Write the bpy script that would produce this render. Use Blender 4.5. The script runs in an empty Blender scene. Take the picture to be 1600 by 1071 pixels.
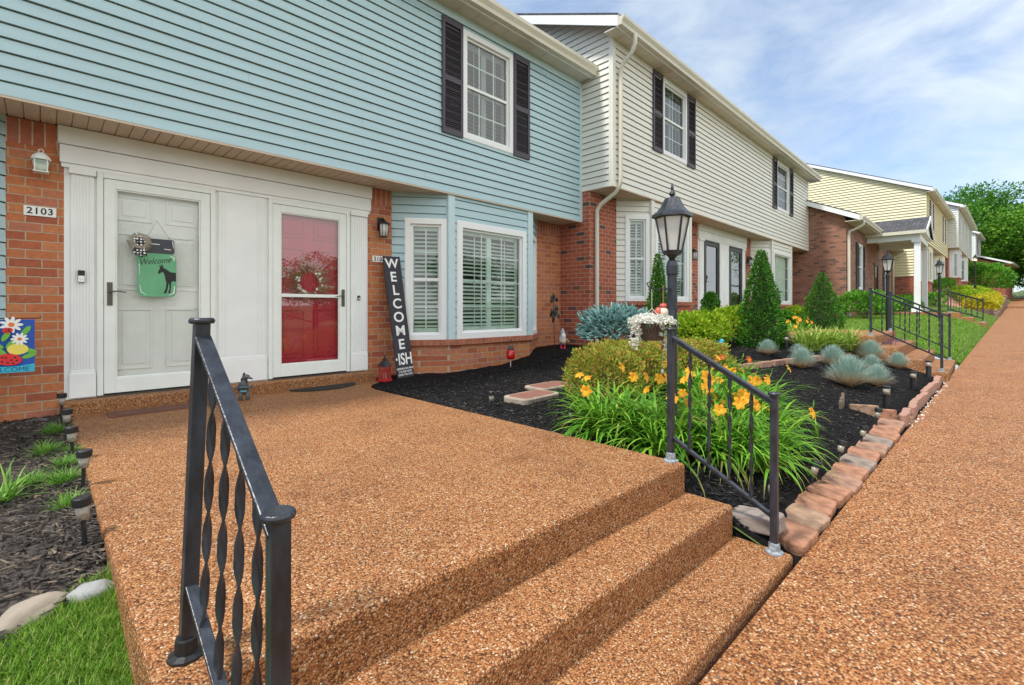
import bpy, math, random
from mathutils import Vector, Matrix, noise
R = math.radians
S2 = math.sqrt(2)
rnd = random.Random(7)
scene = bpy.context.scene
COL = scene.collection

# ------------------------------------------------------------ camera, sky, sun, exposure
cam_d = bpy.data.cameras.new('camera'); cam = bpy.data.objects.new('camera', cam_d); COL.objects.link(cam)
cam.location = (0, 0, 0); cam.rotation_euler = (R(90), 0, R(-45))
cam_d.sensor_width = 36; cam_d.lens = 16.56; cam_d.shift_y = -0.0322; cam_d.clip_start = .05; cam_d.clip_end = 3000
scene.camera = cam
scene.view_settings.view_transform = 'Standard'; scene.view_settings.look = 'None'
scene.view_settings.exposure = 1.10; scene.view_settings.gamma = 1
SUN_EL, SUN_AZ = R(62), R(192)      # azimuth of the sun measured from +X towards -Y
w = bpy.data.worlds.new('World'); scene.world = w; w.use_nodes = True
nt = w.node_tree; N = nt.nodes; L = nt.links; N.clear()
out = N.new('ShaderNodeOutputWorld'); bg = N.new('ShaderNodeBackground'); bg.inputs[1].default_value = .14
sky = N.new('ShaderNodeTexSky'); sky.sky_type = 'NISHITA'; sky.sun_disc = False
sky.sun_elevation = SUN_EL; sky.sun_rotation = R(90) + SUN_AZ
sky.air_density = 1.0; sky.dust_density = .6; sky.ozone_density = 2.5
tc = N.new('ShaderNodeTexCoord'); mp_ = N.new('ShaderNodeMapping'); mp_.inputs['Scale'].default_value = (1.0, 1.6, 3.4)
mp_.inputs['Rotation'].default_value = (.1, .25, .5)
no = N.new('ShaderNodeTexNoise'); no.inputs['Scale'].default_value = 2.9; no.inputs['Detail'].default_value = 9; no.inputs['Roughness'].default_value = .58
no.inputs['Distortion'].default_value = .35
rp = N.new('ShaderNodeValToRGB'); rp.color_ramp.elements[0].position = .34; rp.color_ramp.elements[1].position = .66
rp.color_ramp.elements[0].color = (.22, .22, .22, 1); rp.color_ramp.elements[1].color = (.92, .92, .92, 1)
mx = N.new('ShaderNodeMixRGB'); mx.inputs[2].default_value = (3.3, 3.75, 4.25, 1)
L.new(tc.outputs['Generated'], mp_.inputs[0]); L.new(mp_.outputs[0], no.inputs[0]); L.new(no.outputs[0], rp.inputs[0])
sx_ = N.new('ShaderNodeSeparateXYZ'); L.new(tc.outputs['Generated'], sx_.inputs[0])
mr_ = N.new('ShaderNodeMapRange'); mr_.inputs[1].default_value = .25; mr_.inputs[2].default_value = -.6; L.new(sx_.outputs[1], mr_.inputs[0])   # brighter unseen cloud added on the street side to light the house fronts
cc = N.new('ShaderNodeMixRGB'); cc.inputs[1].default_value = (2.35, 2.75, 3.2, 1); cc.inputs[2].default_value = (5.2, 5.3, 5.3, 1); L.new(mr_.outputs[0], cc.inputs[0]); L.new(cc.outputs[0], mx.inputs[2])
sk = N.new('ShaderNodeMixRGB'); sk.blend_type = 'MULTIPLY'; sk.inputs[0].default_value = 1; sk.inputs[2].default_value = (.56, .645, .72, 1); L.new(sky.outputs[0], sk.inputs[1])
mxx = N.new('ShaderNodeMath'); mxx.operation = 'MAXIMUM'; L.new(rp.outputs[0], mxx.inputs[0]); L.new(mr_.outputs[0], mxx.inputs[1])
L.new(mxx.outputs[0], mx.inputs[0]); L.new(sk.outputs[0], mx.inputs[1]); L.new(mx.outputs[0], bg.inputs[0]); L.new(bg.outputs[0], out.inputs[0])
sd = bpy.data.lights.new('sun', 'SUN'); sd.energy = 2.0; sd.angle = R(8); sd.color = (1, .95, .88)
sun = bpy.data.objects.new('sun', sd); COL.objects.link(sun)
sdir = Vector((math.cos(SUN_EL) * math.cos(SUN_AZ), -math.cos(SUN_EL) * math.sin(SUN_AZ), math.sin(SUN_EL)))
sun.rotation_euler = (-sdir).to_track_quat('-Z', 'Y').to_euler(); sun.location = (0, 0, 30)

# ------------------------------------------------------------ mesh builder and object helpers
class MB:
    def __init__(s): s.v = []; s.f = []; s.mi = []; s.cur = 0
    def add(s, vs, fs):
        n = len(s.v); s.v.extend([tuple(p) for p in vs])
        for f in fs: s.f.append(tuple(n + i for i in f)); s.mi.append(s.cur)
    def quad(s, a, b, c, d): s.add([a, b, c, d], [(0, 1, 2, 3)])
    def tri(s, a, b, c): s.add([a, b, c], [(0, 1, 2)])
    def corners(s, c): s.add(c, [(0, 3, 2, 1), (4, 5, 6, 7), (0, 1, 5, 4), (1, 2, 6, 5), (2, 3, 7, 6), (3, 0, 4, 7)])
    def box(s, x0, x1, y0, y1, z0, z1):
        s.corners([(x0, y0, z0), (x1, y0, z0), (x1, y1, z0), (x0, y1, z0), (x0, y0, z1), (x1, y0, z1), (x1, y1, z1), (x0, y1, z1)])
    def obox(s, c, size, M=None):
        c = Vector(c); hx, hy, hz = [q / 2 for q in size]
        P = [Vector(p) for p in [(-hx, -hy, -hz), (hx, -hy, -hz), (hx, hy, -hz), (-hx, hy, -hz), (-hx, -hy, hz), (hx, -hy, hz), (hx, hy, hz), (-hx, hy, hz)]]
        if M is not None: P = [M @ p for p in P]
        s.corners([c + p for p in P])
    def mbox(s, mp, u0, u1, z0, z1, o0, o1):
        s.corners([mp(u0, z0, o0), mp(u1, z0, o0), mp(u1, z0, o1), mp(u0, z0, o1), mp(u0, z1, o0), mp(u1, z1, o0), mp(u1, z1, o1), mp(u0, z1, o1)])
    def bar(s, a, b, wd, ht, up=(0, 0, 1)):
        a = Vector(a); b = Vector(b); d = (b - a).normalized(); up = Vector(up)
        if abs(d.dot(up)) > .99: up = Vector((1, 0, 0))
        r = d.cross(up).normalized() * wd / 2; u = r.cross(d).normalized() * ht / 2
        s.corners([a - r - u, a + r - u, a + r + u, a - r + u, b - r - u, b + r - u, b + r + u, b - r + u])
    def tube(s, pts, rad, n=8, cap=True, flat=1.0):
        pts = [Vector(p) for p in pts]; m = len(pts)
        if not hasattr(rad, '__len__'): rad = [rad] * m
        base = len(s.v); prev = None
        for i, p in enumerate(pts):
            d = (pts[min(i + 1, m - 1)] - pts[max(i - 1, 0)])
            d = d.normalized() if d.length > 1e-9 else Vector((0, 0, 1))
            if prev is None:
                a = Vector((0, 0, 1)) if abs(d.z) < .9 else Vector((1, 0, 0)); r = d.cross(a).normalized()
            else:
                r = prev - d * prev.dot(d)
                r = r.normalized() if r.length > 1e-6 else d.orthogonal().normalized()
            prev = r; u = d.cross(r)
            for k in range(n):
                t = 2 * math.pi * (k + .5) / n
                s.v.append(tuple(p + (r * math.cos(t) + u * math.sin(t) * flat) * rad[i]))
        for i in range(m - 1):
            for k in range(n):
                k2 = (k + 1) % n
                s.f.append((base + i * n + k, base + i * n + k2, base + (i + 1) * n + k2, base + (i + 1) * n + k)); s.mi.append(s.cur)
        if cap:
            s.f.append(tuple(base + k for k in range(n))[::-1]); s.mi.append(s.cur)
            s.f.append(tuple(base + (m - 1) * n + k for k in range(n))); s.mi.append(s.cur)
    def lathe(s, prof, c=(0, 0, 0), n=16, ph=0, sx=1, sy=1):
        b = len(s.v)
        for r, z in prof:
            for k in range(n):
                t = ph + 2 * math.pi * k / n
                s.v.append((c[0] + r * sx * math.cos(t), c[1] + r * sy * math.sin(t), c[2] + z))
        for i in range(len(prof) - 1):
            for k in range(n):
                k2 = (k + 1) % n
                s.f.append((b + i * n + k, b + i * n + k2, b + (i + 1) * n + k2, b + (i + 1) * n + k)); s.mi.append(s.cur)
        s.f.append(tuple(b + k for k in range(n))[::-1]); s.mi.append(s.cur)
        s.f.append(tuple(b + (len(prof) - 1) * n + k for k in range(n))); s.mi.append(s.cur)
    def prism(s, poly, mp, o0, o1):
        n = len(poly)
        s.add([mp(p[0], p[1], o0) for p in poly] + [mp(p[0], p[1], o1) for p in poly],
              [tuple(range(n))[::-1], tuple(range(n, 2 * n))] + [(i, (i + 1) % n, n + (i + 1) % n, n + i) for i in range(n)])
    def ball(s, c, r, n=10, m=7, sc=(1, 1, 1)):
        prof = [(max(1e-4, r * math.sin(math.pi * i / m)), -r * math.cos(math.pi * i / m)) for i in range(m + 1)]
        s.lathe([(a, z * sc[2]) for a, z in prof], c, n, 0, sc[0], sc[1])
    def build(s, name, mat, parent=None, loc=None, smooth=False, bevel=0, rot=None, seg=2):
        me = bpy.data.meshes.new(name); me.from_pydata(s.v, [], s.f)
        for m in (mat if isinstance(mat, (list, tuple)) else [mat]): me.materials.append(m)
        if any(s.mi): me.polygons.foreach_set('material_index', s.mi)
        if smooth: me.polygons.foreach_set('use_smooth', [True] * len(me.polygons))
        me.update()
        o = bpy.data.objects.new(name, me); COL.objects.link(o)
        if parent: o.parent = parent
        if loc is not None: o.location = loc
        if rot is not None: o.rotation_euler = rot
        if bevel:
            b = o.modifiers.new('bevel', 'BEVEL'); b.width = bevel; b.segments = seg; b.limit_method = 'ANGLE'; b.angle_limit = R(40)
        return o

def tag(o, label=None, cat=None, group=None, kind=None):
    if label: o['label'] = label
    if cat: o['category'] = cat
    if group: o['group'] = group
    if kind: o['kind'] = kind
    return o
def thing(name, label, cat, loc=(0, 0, 0), rz=0, group=None, rot=None):
    o = bpy.data.objects.new(name, None); COL.objects.link(o); o.location = loc; o.rotation_euler = rot or (0, 0, rz)
    o.empty_display_size = .1
    return tag(o, label, cat, group)
def dup(o, loc=None, rz=None, label=None, scale=None, parent=None):
    c = o.copy(); COL.objects.link(c)
    if parent: c.parent = parent
    for ch in list(o.children): dup(ch, parent=c)
    if loc is not None: c.location = loc
    if rz is not None: c.rotation_euler = (0, 0, rz)
    if label: c['label'] = label
    if scale is not None: c.scale = (scale,) * 3 if not hasattr(scale, '__len__') else scale
    return c

# ------------------------------------------------------------ materials
def mat(name, col, rough=.6, metal=0, spec=.5, noise_amt=0, nscale=8, bump=0, bscale=60, emit=None, bdist=.01, stretch=None):
    m = bpy.data.materials.new(name); m.use_nodes = True; t = m.node_tree; b = t.nodes['Principled BSDF']
    b.inputs['Base Color'].default_value = (*col, 1); b.inputs['Roughness'].default_value = rough
    b.inputs['Metallic'].default_value = metal; b.inputs['Specular IOR Level'].default_value = spec
    tcn = None
    if noise_amt or bump:
        tcn = t.nodes.new('ShaderNodeTexCoord'); mpn = t.nodes.new('ShaderNodeMapping'); t.links.new(tcn.outputs['Object'], mpn.inputs[0])
        if stretch: mpn.inputs['Scale'].default_value = stretch
    if noise_amt:
        n = t.nodes.new('ShaderNodeTexNoise'); n.inputs['Scale'].default_value = nscale; n.inputs['Detail'].default_value = 6
        t.links.new(mpn.outputs[0], n.inputs['Vector'])
        r = t.nodes.new('ShaderNodeValToRGB'); r.color_ramp.elements[0].position = .3; r.color_ramp.elements[1].position = .7
        r.color_ramp.elements[0].color = (*[c * (1 - noise_amt) for c in col], 1); r.color_ramp.elements[1].color = (*[min(1, c * (1 + noise_amt * .6)) for c in col], 1)
        t.links.new(n.outputs[0], r.inputs[0]); t.links.new(r.outputs[0], b.inputs['Base Color'])
    if bump:
        n2 = t.nodes.new('ShaderNodeTexNoise'); n2.inputs['Scale'].default_value = bscale; n2.inputs['Detail'].default_value = 5
        t.links.new(mpn.outputs[0], n2.inputs['Vector'])
        bp = t.nodes.new('ShaderNodeBump'); bp.inputs['Strength'].default_value = bump; bp.inputs['Distance'].default_value = bdist
        t.links.new(n2.outputs[0], bp.inputs['Height']); t.links.new(bp.outputs[0], b.inputs['Normal'])
    if emit:
        b.inputs['Emission Color'].default_value = (*emit[0], 1); b.inputs['Emission Strength'].default_value = emit[1]
    return m
def ramp(t, fac, stops, interp='LINEAR'):
    r = t.nodes.new('ShaderNodeValToRGB'); r.color_ramp.interpolation = interp
    e = r.color_ramp.elements
    while len(e) < len(stops): e.new(.5)
    for q, (p, c) in zip(e, stops): q.position = p; q.color = (*c, 1)
    t.links.new(fac, r.inputs[0]); return r.outputs[0]
def mixc(t, fac, a, b, typ='MIX'):
    m = t.nodes.new('ShaderNodeMixRGB'); m.blend_type = typ
    for i, q in ((0, fac), (1, a), (2, b)):
        if hasattr(q, 'links') or hasattr(q, 'is_linked'): t.links.new(q, m.inputs[i])
        elif hasattr(q, '__len__'): m.inputs[i].default_value = (*q, 1)
        else: m.inputs[i].default_value = q
    return m.outputs[0]
def aggregate(name='exposed aggregate', sc=150, tint=(1, 1, 1)):
    m = bpy.data.materials.new(name); m.use_nodes = True; t = m.node_tree; b = t.nodes['Principled BSDF']
    tcn = t.nodes.new('ShaderNodeTexCoord'); nz = t.nodes.new('ShaderNodeTexNoise'); nz.inputs['Scale'].default_value = 60
    t.links.new(tcn.outputs['Object'], nz.inputs['Vector'])
    ad = t.nodes.new('ShaderNodeVectorMath'); ad.operation = 'MULTIPLY_ADD'; ad.inputs[1].default_value = (.006,) * 3
    t.links.new(nz.outputs['Color'], ad.inputs[0]); t.links.new(tcn.outputs['Object'], ad.inputs[2])
    v = t.nodes.new('ShaderNodeTexVoronoi'); v.inputs['Scale'].default_value = sc; t.links.new(ad.outputs[0], v.inputs['Vector'])
    sp = t.nodes.new('ShaderNodeSeparateColor'); t.links.new(v.outputs['Color'], sp.inputs[0])
    c = ramp(t, sp.outputs[0], [(0, (.10, .040, .014)), (.16, (.25, .095, .030)), (.42, (.42, .168, .054)), (.70, (.50, .228, .085)), (.89, (.56, .31, .14)), (.97, (.62, .44, .26)), (1, (.74, .63, .48))])
    gap = ramp(t, v.outputs['Distance'], [(.0, (1, 1, 1)), (.42, (1, 1, 1)), (.75, (.42, .36, .32))])
    c = mixc(t, 1.0, c, gap, 'MULTIPLY')
    n3 = t.nodes.new('ShaderNodeTexNoise'); n3.inputs['Scale'].default_value = 1.7; n3.inputs['Detail'].default_value = 7; n3.inputs['Roughness'].default_value = .65
    t.links.new(tcn.outputs['Object'], n3.inputs['Vector'])
    c = mixc(t, 1.0, c, ramp(t, n3.outputs[0], [(.28, (.74, .69, .65)), (.44, (.97, .96, .95)), (.72, (1.12, 1.10, 1.08))]), 'MULTIPLY')
    c = mixc(t, 1.0, c, tint, 'MULTIPLY')
    wv = t.nodes.new('ShaderNodeVectorMath'); wv.operation = 'MULTIPLY_ADD'; wv.inputs[1].default_value = (.12,) * 3; t.links.new(n3.outputs['Color'], wv.inputs[0]); t.links.new(tcn.outputs['Object'], wv.inputs[2])
    vc = t.nodes.new('ShaderNodeTexVoronoi'); vc.feature = 'DISTANCE_TO_EDGE'; vc.inputs['Scale'].default_value = .42; t.links.new(wv.outputs[0], vc.inputs['Vector'])
    c = mixc(t, 1.0, c, ramp(t, vc.outputs['Distance'], [(0, (.80, .78, .76)), (.0010, (.86, .84, .82)), (.0022, (1, 1, 1))]), 'MULTIPLY')   # hairline cracks
    n5 = t.nodes.new('ShaderNodeTexNoise'); n5.inputs['Scale'].default_value = 5.5; n5.inputs['Detail'].default_value = 4; t.links.new(tcn.outputs['Object'], n5.inputs['Vector'])
    c = mixc(t, 1.0, c, ramp(t, n5.outputs[0], [(.28, (.80, .75, .71)), (.42, (1, 1, 1))]), 'MULTIPLY')                # small dirty blotches
    t.links.new(c, b.inputs['Base Color']); b.inputs['Roughness'].default_value = .62; b.inputs['Specular IOR Level'].default_value = .35
    bp = t.nodes.new('ShaderNodeBump'); bp.invert = True; bp.inputs['Strength'].default_value = .9; bp.inputs['Distance'].default_value = .006
    t.links.new(v.outputs['Distance'], bp.inputs['Height']); t.links.new(bp.outputs[0], b.inputs['Normal'])
    return m
def brick(name, stops, mortar=(.50, .42, .32), bw=.205, bh=.0787, msz=.006, rowlock=False, bump=.8):
    m = bpy.data.materials.new(name); m.use_nodes = True; t = m.node_tree; b = t.nodes['Principled BSDF']
    tcn = t.nodes.new('ShaderNodeTexCoord'); sp = t.nodes.new('ShaderNodeSeparateXYZ'); t.links.new(tcn.outputs['Object'], sp.inputs[0])
    ad = t.nodes.new('ShaderNodeMath'); t.links.new(sp.outputs[0], ad.inputs[0]); t.links.new(sp.outputs[1], ad.inputs[1])
    cb = t.nodes.new('ShaderNodeCombineXYZ'); t.links.new(ad.outputs[0], cb.inputs[0]); t.links.new(sp.outputs[2], cb.inputs[1])
    nz = t.nodes.new('ShaderNodeTexNoise'); nz.inputs['Scale'].default_value = 14; t.links.new(tcn.outputs['Object'], nz.inputs['Vector'])
    wob = t.nodes.new('ShaderNodeVectorMath'); wob.operation = 'MULTIPLY_ADD'; wob.inputs[1].default_value = (.007, .007, 0)
    t.links.new(nz.outputs['Color'], wob.inputs[0]); t.links.new(cb.outputs[0], wob.inputs[2])
    br = t.nodes.new('ShaderNodeTexBrick'); t.links.new(wob.outputs[0], br.inputs['Vector'])
    br.inputs['Scale'].default_value = 1; br.inputs['Brick Width'].default_value = bw; br.inputs['Row Height'].default_value = bh
    br.inputs['Mortar Size'].default_value = msz; br.inputs['Mortar Smooth'].default_value = .25
    br.inputs['Color1'].default_value = (0, 0, 0, 1); br.inputs['Color2'].default_value = (1, 1, 1, 1); br.inputs['Mortar'].default_value = (.5, .5, .5, 1)
    c = ramp(t, br.outputs['Color'], stops)
    n2 = t.nodes.new('ShaderNodeTexNoise'); n2.inputs['Scale'].default_value = 22; n2.inputs['Detail'].default_value = 7; n2.inputs['Roughness'].default_value = .7
    t.links.new(tcn.outputs['Object'], n2.inputs['Vector'])
    c = mixc(t, 1.0, c, ramp(t, n2.outputs[0], [(.25, (.68, .68, .70)), (.75, (1.2, 1.16, 1.12))]), 'MULTIPLY')
    mc = mixc(t, 1.0, ramp(t, n2.outputs[0], [(.3, (.8, .8, .8)), (.7, (1.1, 1.1, 1.1))]), mortar, 'MULTIPLY')
    c = mixc(t, br.outputs['Fac'], c, mc)
    t.links.new(c, b.inputs['Base Color']); b.inputs['Roughness'].default_value = .85
    h = t.nodes.new('ShaderNodeMath'); h.operation = 'MULTIPLY_ADD'; h.inputs[1].default_value = -1.0
    t.links.new(br.outputs['Fac'], h.inputs[0])
    n4 = t.nodes.new('ShaderNodeMath'); n4.operation = 'MULTIPLY'; n4.inputs[1].default_value = .5; t.links.new(n2.outputs[0], n4.inputs[0]); t.links.new(n4.outputs[0], h.inputs[2])
    bp = t.nodes.new('ShaderNodeBump'); bp.inputs['Strength'].default_value = bump; bp.inputs['Distance'].default_value = .012
    t.links.new(h.outputs[0], bp.inputs['Height']); t.links.new(bp.outputs[0], b.inputs['Normal'])
    return m
def leafmat(name, stops, trans=.28, rough=.55, zramp=None):
    """colour varies leaf by leaf; zramp = (z0, z1, colour at the base) for blades with dead straw at the base"""
    m = bpy.data.materials.new(name); m.use_nodes = True; t = m.node_tree; b = t.nodes['Principled BSDF']
    g = t.nodes.new('ShaderNodeNewGeometry'); c = ramp(t, g.outputs['Random Per Island'], stops)
    if zramp:
        tcn = t.nodes.new('ShaderNodeTexCoord'); sp = t.nodes.new('ShaderNodeSeparateXYZ'); t.links.new(tcn.outputs['Object'], sp.inputs[0])
        mr = t.nodes.new('ShaderNodeMapRange'); mr.inputs[1].default_value = zramp[0]; mr.inputs[2].default_value = zramp[1]
        t.links.new(sp.outputs[2], mr.inputs[0]); c = mixc(t, mr.outputs[0], zramp[2], c)
    t.links.new(c, b.inputs['Base Color']); b.inputs['Roughness'].default_value = rough; b.inputs['Specular IOR Level'].default_value = .3
    tr = t.nodes.new('ShaderNodeBsdfTranslucent'); t.links.new(c, tr.inputs[0])
    ms = t.nodes.new('ShaderNodeMixShader'); ms.inputs[0].default_value = trans
    t.links.new(b.outputs[0], ms.inputs[1]); t.links.new(tr.outputs[0], ms.inputs[2]); t.links.new(ms.outputs[0], t.nodes['Material Output'].inputs[0])
    return m
def glassmat(name, tint=(1, 1, 1), mn=.10, mxv=.65):
    m = bpy.data.materials.new(name); m.use_nodes = True; t = m.node_tree; t.nodes.remove(t.nodes['Principled BSDF'])
    lw = t.nodes.new('ShaderNodeLayerWeight'); lw.inputs[0].default_value = .35
    mr = t.nodes.new('ShaderNodeMapRange'); mr.inputs[3].default_value = mn; mr.inputs[4].default_value = mxv; t.links.new(lw.outputs['Fresnel'], mr.inputs[0])
    tr = t.nodes.new('ShaderNodeBsdfTransparent'); tr.inputs[0].default_value = (*tint, 1)
    gl = t.nodes.new('ShaderNodeBsdfGlossy'); gl.inputs['Roughness'].default_value = .01
    ms = t.nodes.new('ShaderNodeMixShader'); t.links.new(mr.outputs[0], ms.inputs[0]); t.links.new(tr.outputs[0], ms.inputs[1]); t.links.new(gl.outputs[0], ms.inputs[2])
    t.links.new(ms.outputs[0], t.nodes['Material Output'].inputs[0]); return m
def shinglemat(name, col):
    m = bpy.data.materials.new(name); m.use_nodes = True; t = m.node_tree; b = t.nodes['Principled BSDF']
    tcn = t.nodes.new('ShaderNodeTexCoord'); br = t.nodes.new('ShaderNodeTexBrick'); t.links.new(tcn.outputs['Object'], br.inputs['Vector'])
    br.inputs['Scale'].default_value = 1; br.inputs['Brick Width'].default_value = .3; br.inputs['Row Height'].default_value = .13; br.inputs['Mortar Size'].default_value = .006
    br.inputs['Color1'].default_value = (*[c * .7 for c in col], 1); br.inputs['Color2'].default_value = (*[c * 1.3 for c in col], 1); br.inputs['Mortar'].default_value = (*[c * .3 for c in col], 1)
    t.links.new(br.outputs[0], b.inputs['Base Color']); b.inputs['Roughness'].default_value = .95; return m

M = {}
M['agg'] = aggregate()
M['agg_walk'] = aggregate('sidewalk aggregate', 105, (.97, .95, .93))
M['brick1'] = brick('orange brick', [(0, (.38, .105, .055)), (.3, (.50, .155, .06)), (.7, (.56, .215, .085)), (1, (.46, .165, .11))], mortar=(.50, .39, .27), msz=.0055)
M['soldier'] = brick('soldier bricks', [(0, (.36, .115, .075)), (.5, (.48, .16, .08)), (1, (.44, .16, .12))], mortar=(.58, .47, .34), bw=.0787, bh=.5)
M['brick2'] = brick('red brick', [(0, (.10, .055, .05)), (.12, (.14, .07, .06)), (.2, (.38, .085, .045)), (.6, (.46, .12, .06)), (1, (.40, .10, .055))], mortar=(.48, .38, .29))
M['brick3'] = brick('brown brick', [(0, (.14, .075, .06)), (.15, (.20, .10, .075)), (.3, (.30, .13, .085)), (1, (.40, .19, .12))], mortar=(.34, .25, .19))
M['brickcap'] = mat('brick sill', (.42, .15, .09), .85, noise_amt=.3, nscale=12, bump=.5)
M['blue'] = mat('light blue vinyl', (.42, .58, .62), .5, noise_amt=.05, nscale=1.2, bump=.15, bscale=40, stretch=(1, 1, 12))
M['bluetrim'] = mat('light blue trim', (.54, .68, .71), .5, noise_amt=.05)
M['cream'] = mat('off white vinyl', (.75, .735, .66), .5, noise_amt=.05, nscale=1.2, bump=.15, bscale=40, stretch=(1, 1, 12))
M['yellow'] = mat('pale yellow vinyl', (.78, .70, .44), .5, noise_amt=.05, nscale=1.2)
M['pale'] = mat('pale grey vinyl', (.72, .73, .70), .5, noise_amt=.05, nscale=1.2)
M['white'] = mat('white paint', (.84, .86, .85), .45, noise_amt=.06, nscale=3, bump=.06, bscale=30)
M['doorwhite'] = mat('white door enamel', (.82, .86, .82), .4, noise_amt=.04)
M['red'] = mat('red door paint', (.52, .02, .05), .35, noise_amt=.06)
M['vinylwhite'] = mat('window vinyl', (.82, .83, .82), .4)
M['gutter'] = mat('cream aluminium', (.66, .62, .50), .4, noise_amt=.06, nscale=4)
M['soffit'] = mat('tan soffit', (.62, .50, .38), .6, noise_amt=.06, nscale=4)
M['eavesoffit'] = mat('eave soffit', (.66, .61, .52), .6, noise_amt=.08, nscale=4)
M['shutter'] = mat('charcoal shutter', (.062, .052, .066), .55, noise_amt=.1)
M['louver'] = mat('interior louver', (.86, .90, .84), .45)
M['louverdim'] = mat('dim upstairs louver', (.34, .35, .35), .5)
M['roomdark'] = mat('room interior', (.10, .09, .08), .9)
M['glass'] = glassmat('window glass', (.86, .97, .92), .10)
M['glassdoor'] = glassmat('storm door glass', (1, 1, 1), .05, .5)
M['glassred'] = glassmat('reflective storm glass', (1, 1, 1), .12, .6)
M['glasslamp'] = mat('frosted lamp glass', (.62, .62, .58), .35, bump=.2, bscale=50)
M['glassblk'] = glassmat('dark door glass', (.75, .78, .78), .3)
M['black'] = mat('black metal', (.014, .015, .017), .42, noise_amt=.3, nscale=20, bump=.12, bscale=70)
M['iron'] = mat('worn painted iron', (.026, .031, .042), .36, spec=.6, noise_amt=.65, nscale=26, bump=.3, bscale=60, stretch=(1, 1, .35))
M['galv'] = mat('chipped grey shoe', (.30, .34, .37), .5, noise_amt=.6, nscale=50)
M['pewter'] = mat('brushed handle', (.13, .12, .11), .35, metal=.8)
M['shingle'] = shinglemat('dark shingles', (.07, .068, .072))
M['stone'] = mat('stone', (.36, .30, .235), .85, noise_amt=.3, nscale=6, bump=.5, bscale=25)
M['stoneg'] = mat('grey stone', (.34, .35, .34), .85, noise_amt=.3, nscale=6, bump=.5, bscale=25)
M['mulch'] = mat('black mulch', (.011, .010, .010), .95, spec=.15, noise_amt=.6, nscale=30, bump=1, bscale=55, bdist=.03)
M['mulchold'] = mat('weathered mulch', (.075, .06, .05), .95, noise_amt=.5, nscale=30, bump=1, bscale=45, bdist=.03)
M['pinkmulch'] = mat('pink gravel', (.50, .26, .17), .95, noise_amt=.3, nscale=20, bump=1, bscale=45, bdist=.03)
M['chip'] = leafmat('mulch chip', [(0, (.006, .006, .007)), (.6, (.014, .014, .015)), (.90, (.034, .032, .032)), (1, (.13, .10, .075))], trans=0, rough=.7)
M['chipold'] = leafmat('old mulch chip', [(0, (.02, .017, .015)), (.5, (.055, .046, .041)), (.88, (.11, .092, .075)), (1, (.22, .165, .115))], trans=0, rough=.9)
M['soil'] = mat('lawn soil', (.085, .14, .03), .95, noise_amt=.45, nscale=9, bump=.6, bscale=30, bdist=.02)
M['asphalt'] = mat('asphalt', (.05, .05, .052), .9, noise_amt=.3, nscale=30, bump=.4, bscale=120)
M['concrete'] = mat('concrete', (.42, .40, .36), .9, noise_amt=.25, nscale=8, bump=.3)
M['blackrubber'] = mat('rubber mat', (.02, .02, .02), .8, bump=.5, bscale=200)
M['matbrown'] = mat('brown door mat', (.17, .075, .05), .9, noise_amt=.2, bump=.6, bscale=180)
M['bulb'] = mat('lit bulb', (1, .7, .35), .5, emit=((1, .55, .2), 9))
# ------------------------------------------------------------ the lie of the land
def lerp_t(x, T):
    if x <= T[0][0]: return T[0][1]
    for (a, p), (b, q) in zip(T, T[1:]):
        if x <= b: return p + (q - p) * (x - a) / (b - a)
    return T[-1][1]
def Ye(X): return .802 - .04 * X                    # house-side edge of the sidewalk
def Sz(X): return -1.33 + .03 * (X - 2.8) + (.15 if X > 50 else 0)      # sidewalk surface
HT = [(-40, -2.2), (-6, -1.10), (0, -.965), (3, -.96), (7.2, -.83), (12, -.62), (20.6, -.28), (30, .0), (33, .75), (44, 1.6), (60, 2.3), (100, 3.6), (400, 9)]
def gz(X, Y):
    d = Y - Ye(X); s = Sz(X); h = lerp_t(X, HT)
    if d < -2.2: return s - .12 - min(.6, (-2.2 - d) * .03)
    if d <= 0: return s - .10
    if d < .13 and X < 31: return s - .035
    w = 1 - math.exp(-(d - .10) / .8)
    k = min(1, max(0, (X - 31) / 2.0))
    w2 = .08 + .12 * min(d, 1.4) + .75 * min(1, max(0, (d - 1.4) / 1.1))
    w = w * (1 - k) + w2 * k
    if X < .3 and Y < 2.6: w -= .25 * (2.6 - Y) / 2 * (1 if d > .3 else d / .3)
    z = s + (h - s) * w
    if 5.2 < X < 10.2: # raised back tier of the bed
        t = (Y - terY(X)) / .12; z += .13 * min(1, max(0, t)) * min(1, (X - 5.2) / 1.0)
    return z
def terY(X): return 3.0 - (X - 5.2) * .30           # the line of edging bricks across the bed
def gp(px, py, dz=0):
    """ground point that photo pixel (px, py) shows"""
    xp = (px - 800) / 736; k = -(py - 484) / 736
    t = .6
    while t < 150:
        X = t * (1 + xp) / S2; Y = t * (1 - xp) / S2
        if k * t <= gz(X, Y) + dz: break
        t += .01 + t * .001
    return Vector((X, Y, gz(X, Y)))

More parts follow.
